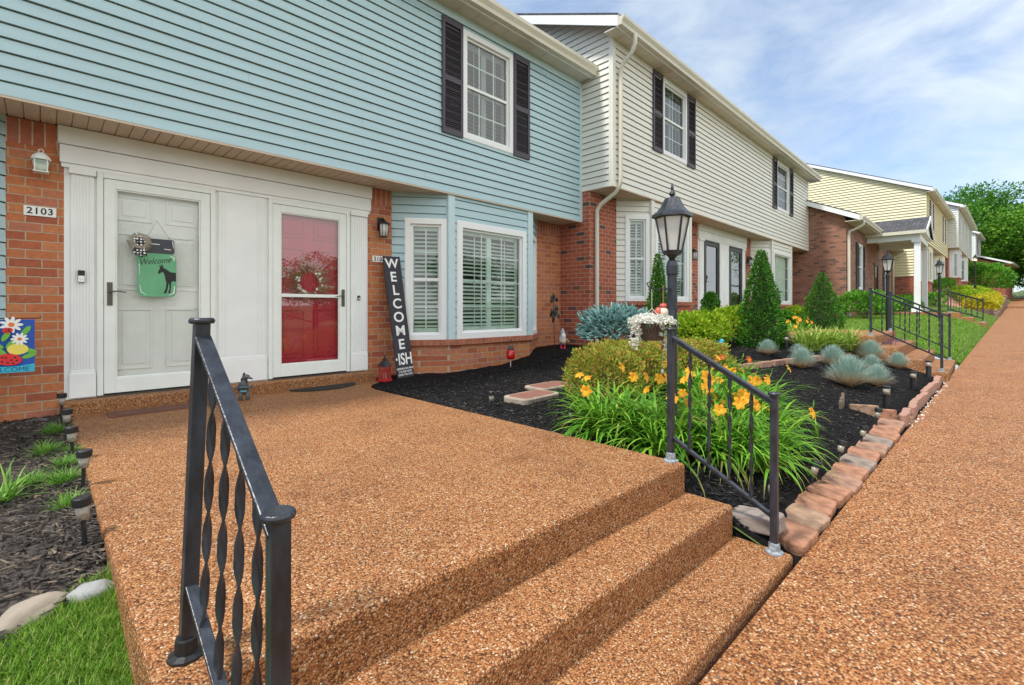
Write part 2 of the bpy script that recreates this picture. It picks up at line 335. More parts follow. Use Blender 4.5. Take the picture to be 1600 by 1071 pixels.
def grid_sheet(name, xs, vf, zf, m, kind='structure', skip=None):
    mb = MB(); idx = {}
    rows = []
    for X in xs:
        rows.append([(X, Y, zf(X, Y)) for Y in vf(X)])
    n = len(rows[0]); mb.v = [p for r in rows for p in r]
    for i in range(len(rows) - 1):
        for j in range(n - 1):
            if skip and skip(rows[i][j], rows[i + 1][j + 1]): continue
            mb.f.append((i * n + j, (i + 1) * n + j, (i + 1) * n + j + 1, i * n + j + 1)); mb.mi.append(0)
    o = mb.build(name, m, smooth=True); tag(o, kind=kind); return o
def fr(a, b, st): n = max(1, round((b - a) / st)); return [a + (b - a) * i / n for i in range(n + 1)]
xsg = fr(-600, -40, 80)[:-1] + fr(-40, -6, 2)[:-1] + fr(-6, 14, .2)[:-1] + fr(14, 50, .5)[:-1] + [49.99, 50.01] + fr(51, 120, 3)[:-1] + fr(120, 600, 60)
dys = [-600, -200, -60, -20, -12, -8, -5, -3, -2.21, -2.19, -1, -.02, .0, .06, .128, .132, .2] + fr(.3, 2.4, .1) + fr(2.6, 6.6, .25) + [8, 12, 20, 40, 90, 200, 600]
grid_sheet('ground', xsg, lambda X: [Ye(X) + d for d in dys], lambda X, Y: gz(X, Y) - .004, M['soil'],
    skip=lambda p, q: ((.19 < p[0] and q[0] < 2.81) or (9.99 < p[0] and q[0] < 12.61)) and p[1] > Ye(p[0]) - .001 and q[1] < 5.0)

# sidewalk in slabs with dark joints, and the street beyond it
joints = [-14, -11, -8, -5.2, -2.0, 1.2, 4.35, 7.4, 10.4, 13.5, 17, 20, 23, 26, 29, 32, 35, 38, 41, 44, 47, 50, 55, 60, 65, 70, 76, 82, 90]
mb = MB()
for a, b in zip(joints, joints[1:]):
    g = .006; top = [(a + g, Ye(a)), (b - g, Ye(b)), (b - g, Ye(b) - 2.05), (a + g, Ye(a) - 2.05)]
    e = .001; P = [(x, y, Sz(a + e) - .09 + .03 * (x - a - e)) for x, y in top] + [(x, y, Sz(a + e) + .03 * (x - a - e)) for x, y in top]
    if a >= 50: P[0:4] = [(x, y, z - .12) for x, y, z in P[0:4]]
    mb.corners(P)
tag(mb.build('sidewalk', M['agg_walk'], bevel=.006), kind='structure')
mb = MB()
for X0, X1 in zip(fr(-60, 160, 10), fr(-60, 160, 10)[1:]):
    mb.quad(*[(X, Ye(X) - d, gz(X, Ye(X) - d) + .004) for X, d in ((X0, 4.2), (X1, 4.2), (X1, 16), (X0, 16))])
tag(mb.build('street', M['asphalt']), kind='structure')
mb = MB()
for X0, X1 in zip(fr(-60, 160, 10), fr(-60, 160, 10)[1:]):
    mb.corners([(X, Ye(X) - d, gz(X, Ye(X) - d) + z) for z in (-.2, .12) for X, d in ((X0, 4.2), (X1, 4.2), (X1, 4.05), (X0, 4.05))])
tag(mb.build('street_kerb', M['concrete'], bevel=.02), kind='structure')

# deck and steps in front of the two doors
DX0, DX1 = .2, 2.8
mb = MB()
def fy(X, c): return c - .04 * (X - 2.8)
def slab(mb, x0, x1, yf, yb, z0, z1, back=None):
    P = [(x0, fy(x0, yf)), (x1, fy(x1, yf)), (x1, yb), (x0, yb)]
    mb.corners([(x, y, z0) for x, y in P] + [(x, y, z1) for x, y in P])
deckpoly = [(DX0, fy(DX0, 1.29)), (DX1, 1.29), (DX1, 5.05), (2.84, 5.25), (2.95, 5.42), (3.10, 5.50), (3.2, 5.72), (DX0 - .04, 5.72)]
mb.prism(deckpoly, lambda u, v, o: (u, v, o), -1.6, -.94)
deck = thing('front_deck', 'pebbled orange concrete landing with steps in front of the white and red doors', 'landing', (0, 0, 0))
mb.build('landing_slab', M['agg'], deck, bevel=.022, seg=3)
for zt, a, b in ((-1.12, 1.012, 1.31), (-1.30, .712, 1.03)):
    mb = MB(); slab(mb, DX0, 2.83 if zt < -1.2 else 2.81, a, b + .1, -1.6, zt); mb.build('step', M['agg'], deck, bevel=.02, seg=3)
mb = MB(); mb.box(.12, 3.16, 5.70, 5.93, -1.2, -.825); mb.build('threshold_ledge', M['agg'], deck, bevel=.018)

# mulch beds
def clodz(X, Y, a=.012): return a * (noise.noise(Vector((X * 7, Y * 7, 1))) + .6 * noise.noise(Vector((X * 19, Y * 19, 4))))
def bedY(X):
    y0 = Ye(X) + .01; return [y0 + (6.0 - y0) * i / 84 for i in range(85)]
grid_sheet('mulch_bed', [2.814] + fr(2.815, 9.98, .07), bedY, lambda X, Y: gz(X, Y) + .006 + .012 + clodz(X, Y) - (.35 if X < 2.8145 else 0), M['mulch'])
def lawnline(X): return max(1.9, 2.36 + .55 * (X - .2)) + .03 * math.sin(X * 9)
def lbY(X):
    y0 = lawnline(X) ; return [y0 + (6.0 - y0) * i / 40 for i in range(41)]
grid_sheet('mulch_bed', fr(-4.2, .199, .07) + [.2], lbY, lambda X, Y: gz(X, Y) + .014 + clodz(X, Y) - (.2 if X > .1995 else 0), M['mulchold'])
grid_sheet('mulch_bed', fr(12.65, 15.2, .15), lambda X: fr(2.6, 6.0, .15), lambda X, Y: gz(X, Y) + .014 + clodz(X, Y), M['mulch'])

def chips(n, fx, m, smin, smax, wd=.008):
    mb = MB(); r = random.Random(5)
    for _ in range(n):
        X, Y = fx(r); z = gz(X, Y) + .016 + clodz(X, Y) + r.uniform(.0, .018)
        l = r.uniform(smin, smax) / 2; a = r.uniform(0, math.pi); p = r.uniform(-.35, .35); wq = wd * r.uniform(.5, 1.4) / 2
        d = Vector((math.cos(a) * math.cos(p), math.sin(a) * math.cos(p), math.sin(p))) * l; s = Vector((-math.sin(a), math.cos(a), r.uniform(-.6, .6))).normalized() * wq
        c = Vector((X, Y, z)); up = Vector((0, 0, .003))
        mb.add([c - d - s, c - d + s, c + d + s * .6, c + d - s * .6, c + up * 1.2], [(0, 1, 4), (1, 2, 4), (2, 3, 4), (3, 0, 4)])
    return mb
def fx_r(r):
    X = 2.82 + 7.1 * r.random() ** 1.5; y0 = Ye(X) + .25; return X, y0 + (5.1 - y0) * r.random() ** 1.25
tag(chips(26000, fx_r, None, .015, .05).build('mulch_chips', M['chip']), 'loose black shredded bark chips covering the bed right of the landing', 'mulch', kind='stuff')
def fx_l(r):
    X = .18 - 3.2 * r.random() ** 1.6; return X, lawnline(X) - .02 + (5.86 - lawnline(X)) * r.random()
tag(chips(15000, fx_l, None, .02, .07, .010).build('mulch_chips', M['chipold']), 'greying shredded bark chips covering the bed left of the landing', 'mulch', kind='stuff')

# ------------------------------------------------------------ walls
def wall(mb, mp, u0, u1, z0, z1, holes=(), course=0, dep=.019, ur=None, seam=0):
    zs = {z0, z1}
    for h in holes: zs |= {min(max(h[2], z0), z1), min(max(h[3], z0), z1)}
    if course:
        k = 0
        while z0 + k * course < z1:
            zs.add(z0 + k * course); zs.add(min(z1, z0 + (k + 1) * course - .012)); k += 1
    if ur and not course:
        for q in range(1, 24): zs.add(z0 + (z1 - z0) * q / 24)
    zs = sorted(zs); sr = random.Random(int(u0 * 100 + z0 * 37))
    for za, zb in zip(zs, zs[1:]):
        if zb - za < 1e-4: continue
        zm = (za + zb) / 2; segs = [(u0, u1)]
        for h in holes:
            if h[2] < zm < h[3]:
                ns = []
                for a, b in segs:
                    if h[1] <= a or h[0] >= b: ns.append((a, b)); continue
                    if a < h[0]: ns.append((a, h[0]))
                    if b > h[1]: ns.append((h[1], b))
                segs = ns
        if course:
            kf = (za - z0) / course; k = math.floor(kf + 1e-6); oa = dep * (1 - (kf - k)); ob = dep * (1 - (zb - z0 - k * course) / course); first = abs(kf - k) < 1e-4
            if kf - k > 1 - .013 / course: oa = ob = -.02
        else: oa = ob = 0; first = False
        for a, b in segs:
            a0, b0, a1, b1 = a, b, a, b
            if ur:
                l, h_ = ur(za); a0, b0 = max(a, l), min(b, h_); l, h_ = ur(zb); a1, b1 = max(a, l), min(b, h_)
                if b0 <= a0 and b1 <= a1: continue
            if seam and course and not ur and b - a > 2:
                cut = a + (b - a) * sr.random(); pieces = [(a, cut, 0), (cut, b, .0025)]
            else: pieces = [(None, None, 0)]
            for c0, c1, e in pieces:
                p0, q0, p1, q1 = (a0, b0, a1, b1) if c0 is None else (c0, c1, c0, c1)
                mb.quad(mp(p0, za, oa + e), mp(q0, za, oa + e), mp(q1, zb, ob + e), mp(p1, zb, ob + e))
                if first: mb.quad(mp(p0, za, -.02), mp(q0, za, -.02), mp(q0, za, oa + e), mp(p0, za, oa + e))

def window(parent, mp, u0, u1, z0, z1, name='window', fw=.075, frame='vinylwhite', hung=True, grid=(0, 0), blind='shutter', glass='glass', label=None, sash=.035, casing=None, lv='louver'):
    """one window: frame, and glass, glazing bars, sashes and blinds as its sub-parts"""
    mb = MB(); a, b, c, d = u0 + fw, u1 - fw, z0 + fw, z1 - fw
    for x0, x1, y0, y1 in ((u0, a, z0, z1), (b, u1, z0, z1), (a, b, z0, c), (a, b, d, z1)): mb.mbox(mp, x0, x1, y0, y1, -.07, .028)
    for x0, x1, y0, y1 in ((u0 - .012, u0, z0 - .012, z1 + .012), (u1, u1 + .012, z0 - .012, z1 + .012), (u0, u1, z0 - .012, z0), (u0, u1, z1, z1 + .012)): mb.mbox(mp, x0, x1, y0, y1, -.02, .018)
    f = mb.build(name, M[frame], parent)
    if label: f['label'] = label
    mb = MB(); mb.quad(mp(a, c, -.034), mp(b, c, -.034), mp(b, d, -.034), mp(a, d, -.034)); mb.build('glass', M[glass], f)
    s = sash; mb = MB()
    zm = (c + d) / 2
    for x0, x1, y0, y1 in ((a, a + s, c, d), (b - s, b, c, d), (a + s, b - s, c, c + s), (a + s, b - s, d - s, d)): mb.mbox(mp, x0, x1, y0, y1, -.045, -.012)
    if hung: mb.mbox(mp, a + s, b - s, zm - .02, zm + .02, -.045, -.008)
    mb.build('sash', M[frame], f)
    if grid[0] or grid[1]:
        mb = MB()
        for i in range(1, grid[0]): u = a + (b - a) * i / grid[0]; mb.mbox(mp, u - .009, u + .009, c + s, d - s, -.052, -.042)
        for i in range(1, grid[1]): z = c + (d - c) * i / grid[1]; mb.mbox(mp, a + s, b - s, z - .009, z + .009, -.0515, -.0425)
        mb.build('glazing_bars', M[frame], f)
    if blind == 'shutter':
        mb = MB(); n = 2 if b - a > .6 else 1; pw = (b - a) / n
        for i in range(n):
            l, r = a + pw * i, a + pw * (i + 1)
            for x0, x1, y0, y1 in ((l, l + .05, c, d), (r - .05, r, c, d), (l + .05, r - .05, c, c + .09), (l + .05, r - .05, d - .08, d), (l + .05, r - .05, zm - .03, zm + .03)):
                mb.mbox(mp, x0 + .001, x1 - .001, y0, y1, -.135, -.108)
            z = c + .12
            while z < d - .1:
                if abs(z - zm) > .055:
                    P = [mp(x, z + dz, o + e) for e in (0, .006) for x, dz, o in ((l + .052, -.016, -.095), (r - .052, -.016, -.095), (r - .052, .016, -.145), (l + .052, .016, -.145))]
                    mb.corners(P)
                z += .058
            mb.mbox(mp, (l + r) / 2 - .006, (l + r) / 2 + .006, c + .1, d - .1, -.092, -.082)
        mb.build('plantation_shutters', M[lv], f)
    elif blind == 'curtain':
        mb = MB(); n = 40
        for i in range(n):
            p, q = a + (b - a) * i / n, a + (b - a) * (i + 1) / n
            o = lambda k: -.13 - .015 * math.sin(k * 1.9)
            mb.quad(mp(p, c, o(i)), mp(q, c, o(i + 1)), mp(q, d, o(i + 1)), mp(p, d, o(i)))
        mb.build('curtain', M['louver'], f)
    mb = MB(); e = .16   # the dim room behind
    for x, y0, y1 in ((a, c, d), (b, c, d)): mb.quad(mp(x, y0, -.07), mp(x, y1, -.07), mp(x, y1, -.9), mp(x, y0, -.9))
    for z in (c, d): mb.quad(mp(a, z, -.07), mp(b, z, -.07), mp(b, z, -.9), mp(a, z, -.9))
    mb.quad(mp(a, c, -.9), mp(b, c, -.9), mp(b, d, -.9), mp(a, d, -.9)); mb.build('room_interior', M['roomdark'], f)
    return f
def shutter_part(parent, mp, u0, u1, z0, z1):
    mb = MB(); s = .045; zm = z0 + (z1 - z0) * .48
    for x0, x1, y0, y1 in ((u0, u0 + s, z0, z1), (u1 - s, u1, z0, z1), (u0 + s, u1 - s, z0, z0 + .08), (u0 + s, u1 - s, z1 - .08, z1), (u0 + s, u1 - s, zm - .04, zm + .04)): mb.mbox(mp, x0, x1, y0, y1, .012, .045)
    mb.mbox(mp, u0 + s, u1 - s, z0 + .08, z1 - .08, .012, .016)
    z = z0 + .09
    while z < z1 - .11:
        if not zm - .065 < z < zm + .04:
            mb.corners([mp(x, z + dz, o + e) for e in (0, .004) for x, dz, o in ((u0 + s, 0, .036), (u1 - s, 0, .036), (u1 - s, .026, .018), (u0 + s, .026, .018))])
        z += .03
    return mb.build('window_shutter', M['shutter'], parent)

def panel_door(parent, mp, u0, u1, z0, z1, m, o=-.055, label=None):
    mb = MB(); mb.mbox(mp, u0, u1, z0, z1, o - .04, o)
    wdt = (u1 - u0); st = .11; cw = (wdt - 3 * st) / 2
    for i in range(2):
        a = u0 + st + i * (cw + st); b = a + cw
        for c, d in ((z0 + .22, z0 + .82), (z0 + 1.0, z0 + 1.56), (z0 + 1.68, z0 + 1.92)):
            for x0, x1, y0, y1 in ((a, a + .018, c, d), (b - .018, b, c, d), (a + .018, b - .018, c, c + .018), (a + .018, b - .018, d - .018, d)): mb.mbox(mp, x0, x1, y0, y1, o, o + .010)
            mb.mbox(mp, a + .05, b - .05, c + .05, d - .05, o, o + .008)
    d_ = mb.build('inner_door', m, parent, bevel=.004)
    if label: d_['label'] = label
    return d_
def storm_door(parent, mp, u0, u1, z0, z1, fm, inner, gl='glassdoor', midz=None, hinge='right', label=None, botr=.16, ilabel=None, hm='pewter'):
    mb = MB(); s = .045
    for x0, x1, y0, y1 in ((u0, u0 + s, z0, z1), (u1 - s, u1, z0, z1), (u0 + s, u1 - s, z1 - s, z1)): mb.mbox(mp, x0, x1, y0, y1, -.03, .03)
    a, b, c, d = u0 + s + .004, u1 - s - .004, z0 + .012, z1 - s - .004; r = .085
    for x0, x1, y0, y1 in ((a, a + r, c, d), (b - r, b, c, d), (a + r, b - r, c, c + botr), (a + r, b - r, d - r, d)): mb.mbox(mp, x0, x1, y0, y1, -.012, .022)
    q = .014; A, B, C_, D = a + r, b - r, c + botr, d - r
    for x0, x1, y0, y1 in ((A, A + q, C_, D), (B - q, B, C_, D), (A + q, B - q, C_, C_ + q), (A + q, B - q, D - q, D)): mb.mbox(mp, x0, x1, y0, y1, -.008, .012)
    if midz: mb.mbox(mp, A + q, B - q, midz - .02, midz + .02, -.008, .018)
    f = mb.build('storm_door', fm, parent, bevel=.003)
    if label: f['label'] = label
    mb = MB(); mb.quad(mp(A, C_, -.002), mp(B, C_, -.002), mp(B, D, -.002), mp(A, D, -.002)); mb.build('glass', M[gl], f)
    hx = a + r * .5 if hinge == 'right' else b - r * .5; zz = z0 + .95
    mb = MB(); mb.mbox(mp, hx - .02, hx + .02, zz - .10, zz + .12, .022, .032); sg = 1 if hinge == 'right' else -1
    mb.tube([mp(hx, zz + .03, .03), mp(hx, zz + .03, .065), mp(hx + sg * .05, zz + .035, .07), mp(hx + sg * .12, zz + .025, .068)], [.009, .008, .007, .005], 8)
    mb.build('door_handle', M[hm], f, bevel=.004)
    panel_door(f, mp, u0 + .03, u1 - .03, z0, z1 - .04, inner, label=ilabel)
    mb = MB()
    for x in (u0 + .01, u1 - .01): mb.quad(mp(x, z0, -.03), mp(x, z1, -.03), mp(x, z1, -.13), mp(x, z0, -.13))
    mb.quad(mp(u0, z1 - .01, -.03), mp(u1, z1 - .01, -.03), mp(u1, z1 - .01, -.13), mp(u0, z1 - .01, -.13)); mb.build('door_jamb', fm, f)
    return f

ZS, ZT = 2.48, 5.12      # overhang soffit, wall top (above the doorsill)
def two_storey(root, Lh, sid, trim, brk, front, uppers, soffit_x, left='brick', right='brick', depth=12.8, course=.114, doorm=None, ugrid=(2, 4), roof0=-.2, roof1=.2, shut=True, lowwin='shutter', zbase=-1.2, bayglass='glass', left_corner=True, dep=.019):
    GW = .5; P = .44
    F = lambda u, z, o: (u, -o, z)                 # overhang plane
    G = lambda u, z, o: (u, GW - o, z)             # ground floor plane
    # upper storey siding
    mb = MB(); wall(mb, F, 0, Lh, ZS, ZT, [(u0 + .01, u1 - .01, z0 + .01, z1 - .01) for u0, u1, z0, z1, sh in uppers], course, seam=1, dep=dep)
    rz = lambda y: ZT + .02 + (min(y, depth - y)) * P
    def ur(z):
        if z <= ZT + .26: return (0, depth)
        k = (z - ZT - .26) / P; return (k, max(k, depth - k))
    for mpS in ((lambda u, z, o: (-o, u, z)), (lambda u, z, o: (Lh + o, u, z))):
        wall(mb, mpS, 0, depth, ZS, ZT + .26 + depth / 2 * P - .001, (), course, ur=ur, dep=dep)
    mb.quad((0, depth, zbase), (Lh, depth, zbase), (Lh, depth, ZT), (0, depth, ZT))
    mb.build('upper_wall', sid, root)
    mb = MB()
    for x0, x1, y0, y1 in ((-.02, .07, -.02, .0), (Lh - .07, Lh + .02, -.02, 0)): mb.box(x0, x1, y0 - .002, y1 - .0, ZS - .01, ZT)
    mb.box(-.022, -.001, -.02, .07, ZS - .01, ZT); mb.box(Lh + .001, Lh + .022, -.02, .07, ZS - .01, ZT)
    mb.box(.07, Lh - .07, -.02, -.001, ZT - .13, ZT); mb.build('corner_board', trim, root)
    # soffit under the overhang, ribbed
    mb = MB(); x = 0
    while x < Lh:
        e = min(x + .1, Lh); mb.box(x, e - .008, .003, GW - .002, ZS - .008, ZS + .01); x += .1
    mb.box(0, Lh, .003, GW - .002, ZS + .004, ZS + .02); mb.box(0, Lh, -.018, .002, ZS - .02, ZS + .004)
    mb.build('overhang_soffit', M['soffit'], root)
    # ground floor: side walls
    mbB = MB(); mbS = MB()
    for side, mpS in ((left, lambda u, z, o: (-o, u, z)), (right, lambda u, z, o: (Lh + o, u, z))):
        mbB = MB(); mbS = MB()
        if side == 'brick': wall(mbB, mpS, GW, depth, zbase, ZS)
        else:
            wall(mbB, mpS, GW, depth, zbase, .75); wall(mbS, mpS, GW, depth, .75, ZS, (), course, dep=dep)
            mbS.build('side_siding', sid, root)
        mbB.build('brick_side_wall', brk, root)
    winn = 0
    for it in front:
        k, a, b = it[0], it[1], it[2]
        if k == 'brick':
            mbB = MB(); wall(mbB, G, a, b, zbase, ZS - .012); mbB.build('brick_wall', brk, root)
            if brk is M['brick1']:
                sb_ = MB(); sb_.mbox(G, a + .001, b - .001, ZS - .23, ZS - .016, 0, .004); sb_.build('soldier_course', M['soldier'], root)
        elif k == 'bay':
            opts = it[3] if len(it) > 3 else {}
            ya = opts.get('ia', .68); yb = opts.get('ib', .70)
            pts = [(a, GW), (a + ya, .025), (b - yb, .025), (b, GW)]
            bb = MB(); bs = MB(); cp = MB(); sill = MB()
            zs_ = opts.get('sill', .38)
            for i in range(3):
                p, q = Vector(pts[i]), Vector(pts[i + 1]); d = (q - p); ln = d.length; d.normalize(); nn = Vector((d.y, -d.x))
                mpb = lambda u, z, o, p=p, d=d, nn=nn: (p.x + d.x * u + nn.x * o, p.y + d.y * u + nn.y * o, z)
                wall(bb, mpb, 0, ln, zbase, zs_ - .09)
                if i == 1: wu0, wu1 = (.11, ln - .11)
                else: wu0, wu1 = (.19, ln - .07) if i == 0 else (.07, ln - .19)
                wz0, wz1 = zs_, zs_ + 1.72
                wall(bs, mpb, 0, ln, zs_ - .02, ZS - .002, [(wu0 + .01, wu1 - .01, wz0 + .01, wz1 - .01)], course, dep=.010)
                big = i == 1
                window(root, mpb, wu0, wu1, wz0, wz1, hung=not big, grid=(3, 4) if big else (0, 0) if it[0] == 'x' else (2, 4), blind=opts.get('blind', 'shutter'), fw=.085 if big else .07, glass=bayglass)
                e0 = .06 if i == 0 else 0; e1 = .06 if i == 2 else 0
                n = int((ln + .04) / .085); u = -.02
                for k2 in range(n):
                    w_ = (ln + .04) / n; sill.mbox(mpb, u + .003, u + w_ - .004, zs_ - .085, zs_ - .002, -.05, .055); u += w_
                sill.mbox(mpb, 0, ln, zs_ - .082, zs_ - .008, -.05, .048)
            for i, wv in ((1, -1), (2, 1)):
                cp = MB(); p = pts[i]; cp.box(p[0] - .06, p[0] + .06, p[1] - .022, p[1] + .05, zs_ - .001, ZS - .003); cp.build('bay_corner_post', trim, root, bevel=.004)
            bb.build('bay_base', brk, root); bs.build('bay_wall', sid, root)
            sill.build('brick_sill', M['brickcap'], root, bevel=.004)
        elif k == 'doors':
            o = it[3]; sm = o.get('surround', M['white']); mb = MB(); d1, d2 = o['d']
            dz = 2.1
            wall(mb, G, a, b, -.3, ZS - .012, [(d1[0] + .01, d1[1] - .01, -.31, dz - .01), (d2[0] + .01, d2[1] - .01, -.31, dz - .01)])
            # header: two fascia steps and a crown
            mb.mbox(G, a - .03, b + .03, dz + .04, dz + .20, 0, .045); mb.mbox(G, a - .04, b + .04, dz + .206, ZS - .014, 0, .055)
            mb.mbox(G, a - .02, b + .02, dz + .0, dz + .04, 0, .03)
            def pil(p0, p1, fl=True):
                mb.mbox(G, p0, p1, .25, dz - .002, 0, .022); mb.mbox(G, p0 - .012, p1 + .012, 0, .22, 0, .045); mb.mbox(G, p0 - .006, p1 + .006, .22, .25, 0, .034)
                mb.mbox(G, p0 - .014, p1 + .014, dz - .05, dz - .001, 0, .05)
                if fl:
                    n = 6; w_ = (p1 - p0 - .03) / n
                    for i in range(n): mb.mbox(G, p0 + .015 + w_ * i + .004, p0 + .015 + w_ * (i + 1) - .004, .26, dz - .06, .0, .029)
            pil(a + .045, d1[0] - .02); pil(d2[1] + .02, b - .03)
            p0, p1 = d1[1] + .03, d2[0] - .03
            mb.mbox(G, p0, p1, .25, dz - .002, 0, .02); mb.mbox(G, p0 - .01, p1 + .01, 0, .25, 0, .03); mb.mbox(G, p0 - .01, p1 + .01, .25, .28, 0, .024)
            for e in (p0 + .01, p1 - .09):
                for i in range(3): mb.mbox(G, e + .027 * i, e + .027 * i + .017, .3, dz - .03, 0, .026)
            mb.build('door_surround', sm, root, bevel=.003)
            for kk, (dd, q) in enumerate(zip((d1, d2), o['doors'])):
                storm_door(root, G, dd[0], dd[1], 0, dz, **q)
            for dd in (d1, d2): sb = MB(); sb.mbox(G, dd[0], dd[1], -.03, -.001, -.14, .05); sb.build('doorsill', M['pewter'], root)
    for u0, u1, z0, z1, sh in uppers:
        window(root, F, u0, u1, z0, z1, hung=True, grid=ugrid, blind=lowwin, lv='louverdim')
        if sh: shutter_part(root, F, u0 - sh - .012, u0 - .012, z0 - .02, z1 + .03); shutter_part(root, F, u1 + .012, u1 + sh + .012, z0 - .02, z1 + .03)
    roof_parts(root, Lh, depth, ZT, P, roof0, roof1)
def roof_parts(root, Lh, depth, zt, P, r0, r1, ov=.26):
    mb = MB(); x0, x1 = r0, Lh + r1; zg = zt + .16; yr = depth / 2; zr = zg + (yr + ov) * P
    for sgn in (1, -1):
        ye = -ov - .02 if sgn == 1 else depth + ov + .02
        mb.corners([(x0, ye, zg + .02), (x1, ye, zg + .02), (x1, yr, zr + .02), (x0, yr, zr + .02), (x0, ye, zg + .06), (x1, ye, zg + .06), (x1, yr, zr + .07), (x0, yr, zr + .07)])
    mb.build('roof', M['shingle'], root)
    mb = MB(); mb.box(x0 + .02, x1 - .02, -ov, -.001, zt, zt + .015)
    x = x0 + .02
    while x < x1 - .1: mb.box(x, x + .29, -ov + .002, -.002, zt - .006, zt); x += .3
    mb.build('eave_soffit', M['eavesoffit'], root); mb = MB(); mb.box(x0 + .02, x1 - .02, depth, depth + ov, zt, zt + .015); mb.build('eave_soffit', M['eavesoffit'], root)
    mb = MB(); mb.box(x0 + .01, x1 - .01, -ov - .018, -ov, zt - .02, zg + .02); mb.box(x0 + .01, x1 - .01, depth + ov, depth + ov + .018, zt - .02, zg + .02)
    for x in (x0, x1 - .022):
        for sgn in (1, -1):
            ye = -ov - .018 if sgn == 1 else depth + ov + .018
            mb.corners([(x, ye, zg - .16), (x + .022, ye, zg - .16), (x + .022, yr, zr - .14), (x, yr, zr - .14), (x, ye, zg + .02), (x + .022, ye, zg + .02), (x + .022, yr, zr + .018), (x, yr, zr + .018)])
    mb.build('fascia_board', M['white'], root)
    mb = MB(); y = -ov - .02
    prof = [(y, zt + .0), (y - .075, zt + .0), (y - .085, zt + .05), (y - .12, zt + .11), (y - .12, zt + .165), (y - .105, zt + .175), (y - .10, zt + .14), (y - .006, zt + .14), (y - .006, zt + .19), (y, zt + .19)]
    n = len(prof); mb.add([(x0, p, q) for p, q in prof] + [(x1, p, q) for p, q in prof], [(i, (i + 1) % n, n + (i + 1) % n, n + i) for i in range(n)] + [tuple(range(n))[::-1], tuple(range(n, 2 * n))])
    mb.build('gutter', M['gutter'], root)
def downspout(root, pts, r=.042):
    mb = MB(); mb.tube(pts, r, 8, flat=.8); return mb.build('downspout', M['gutter'], root, smooth=True)

def house(name, label, loc, rz=0, cat='house'):
    return thing(name, label, cat, loc, rz)
# --- the blue house
H1 = house('row_house', 'light blue sided row house with orange brick, white and red front doors', (-4, 5.4, -.81))
X = lambda v: v + 4
two_storey(H1, 11.26, M['blue'], M['bluetrim'], M['brick1'],
    [('brick', X(-4), X(-3.85)), ('bay', X(-3.85), X(-.216), {}), ('brick', X(-.216), X(.148)),
     ('doors', X(.148), X(3.13), dict(d=((X(.372), X(1.335)), (X(1.872), X(2.865))), doors=(
         dict(fm=M['doorwhite'], inner=M['doorwhite'], hinge='right', botr=.14, label='white storm door with tall glass and lever handle', ilabel='white six-panel door behind the glass'),
         dict(fm=M['doorwhite'], inner=M['red'], hinge='left', botr=.14, midz=.98, gl='glassred', label='white framed storm door with a middle rail', ilabel='red six-panel door behind the glass')))),
     ('brick', X(3.13), X(3.50)), ('bay', X(3.50), X(6.55), {}), ('brick', X(6.55), X(7.26))],
    [(X(4.365), X(5.40), 3.33, 4.92, .37), (X(-2.6), X(-1.56), 3.33, 4.92, .37)], None, right='brick', roof1=-.01, ugrid=(3, 4))
# --- the off white house
H2 = house('row_house', 'off-white sided row house with red brick corner pier and cream downspout', (7.27, 4.71, -.25))
X = lambda v: v - 7.27
dk = M['black']
two_storey(H2, 13.33, M['cream'], M['cream'], M['brick2'],
    [('brick', 0, X(8.17)), ('bay', X(8.17), X(11.1), dict(ia=.58, ib=.62, sill=.42)), ('brick', X(11.1), X(12.0)),
     ('doors', X(12.0), X(15.4), dict(d=((X(12.35), X(13.35)), (X(14.1), X(15.1))), surround=M['white'], doors=(
         dict(fm=M['black'], inner=M['roomdark'], hinge='right', botr=.12, gl='glassblk', label='black storm door with tall glass'),
         dict(fm=M['black'], inner=M['roomdark'], hinge='left', botr=.12, gl='glassblk', midz=.95, label='black storm door with a middle rail')))),
     ('brick', X(15.4), X(15.9)), ('bay', X(15.9), X(19.1), dict(ia=.5, ib=.6, sill=.42, blind='curtain')), ('brick', X(19.1), X(20.6))],
    [(X(9.10), X(10.23), 3.49, 5.05, .40), (X(16.75), X(18.1), 3.49, 5.05, .42)], None, roof0=-.28, roof1=.3, zbase=-.9)
downspout(H2, [(.15, -.36, 5.12), (.15, -.36, 4.95), (.15, -.30, 4.82), (.15, -.14, 4.70), (.15, -.075, 4.6), (.15, -.07, 4.4), (.15, -.07, 2.62), (.15, -.05, 2.5), (.15, .05, 2.38), (.15, .36, 2.22), (.15, .44, 2.12), (.15, .445, 1.9), (.15, .445, -.5), (.15, .40, -.6), (.15, .2, -.62)])
# --- yellow and pale houses further up the row
H4 = house('row_house', 'pale yellow sided row house with dark shutters behind the brick cottage', (33, 2.12, 1.05), -.035)
def simple_front(L_, dk_in):
    return [('brick', 0, .9), ('bay', .9, 3.4, dict(ia=.45, ib=.45, sill=.5, blind='curtain')), ('brick', 3.4, 4.0),
     ('doors', 4.0, 7.0, dict(d=((4.3, 5.25), (5.8, 6.75)), doors=(dict(fm=M['doorwhite'], inner=dk_in), dict(fm=M['doorwhite'], inner=dk_in, hinge='left')))),
     ('brick', 7.0, 7.5), ('bay', 7.5, 10.0, dict(ia=.45, ib=.45, sill=.5, blind='curtain')), ('brick', 10.0, L_)]
two_storey(H4, 11.0, M['yellow'], M['yellow'], M['brick2'], simple_front(11.0, M['roomdark']), [(1.6, 2.6, 3.3, 4.9, .4), (8.2, 9.2, 3.3, 4.9, .4)], None, left='siding', zbase=-1.3, course=.15, dep=.045)
H5 = house('row_house', 'grey-white sided row house beyond the yellow one, brick pier at its near corner', (44.02, 1.2, 1.75), -.035)
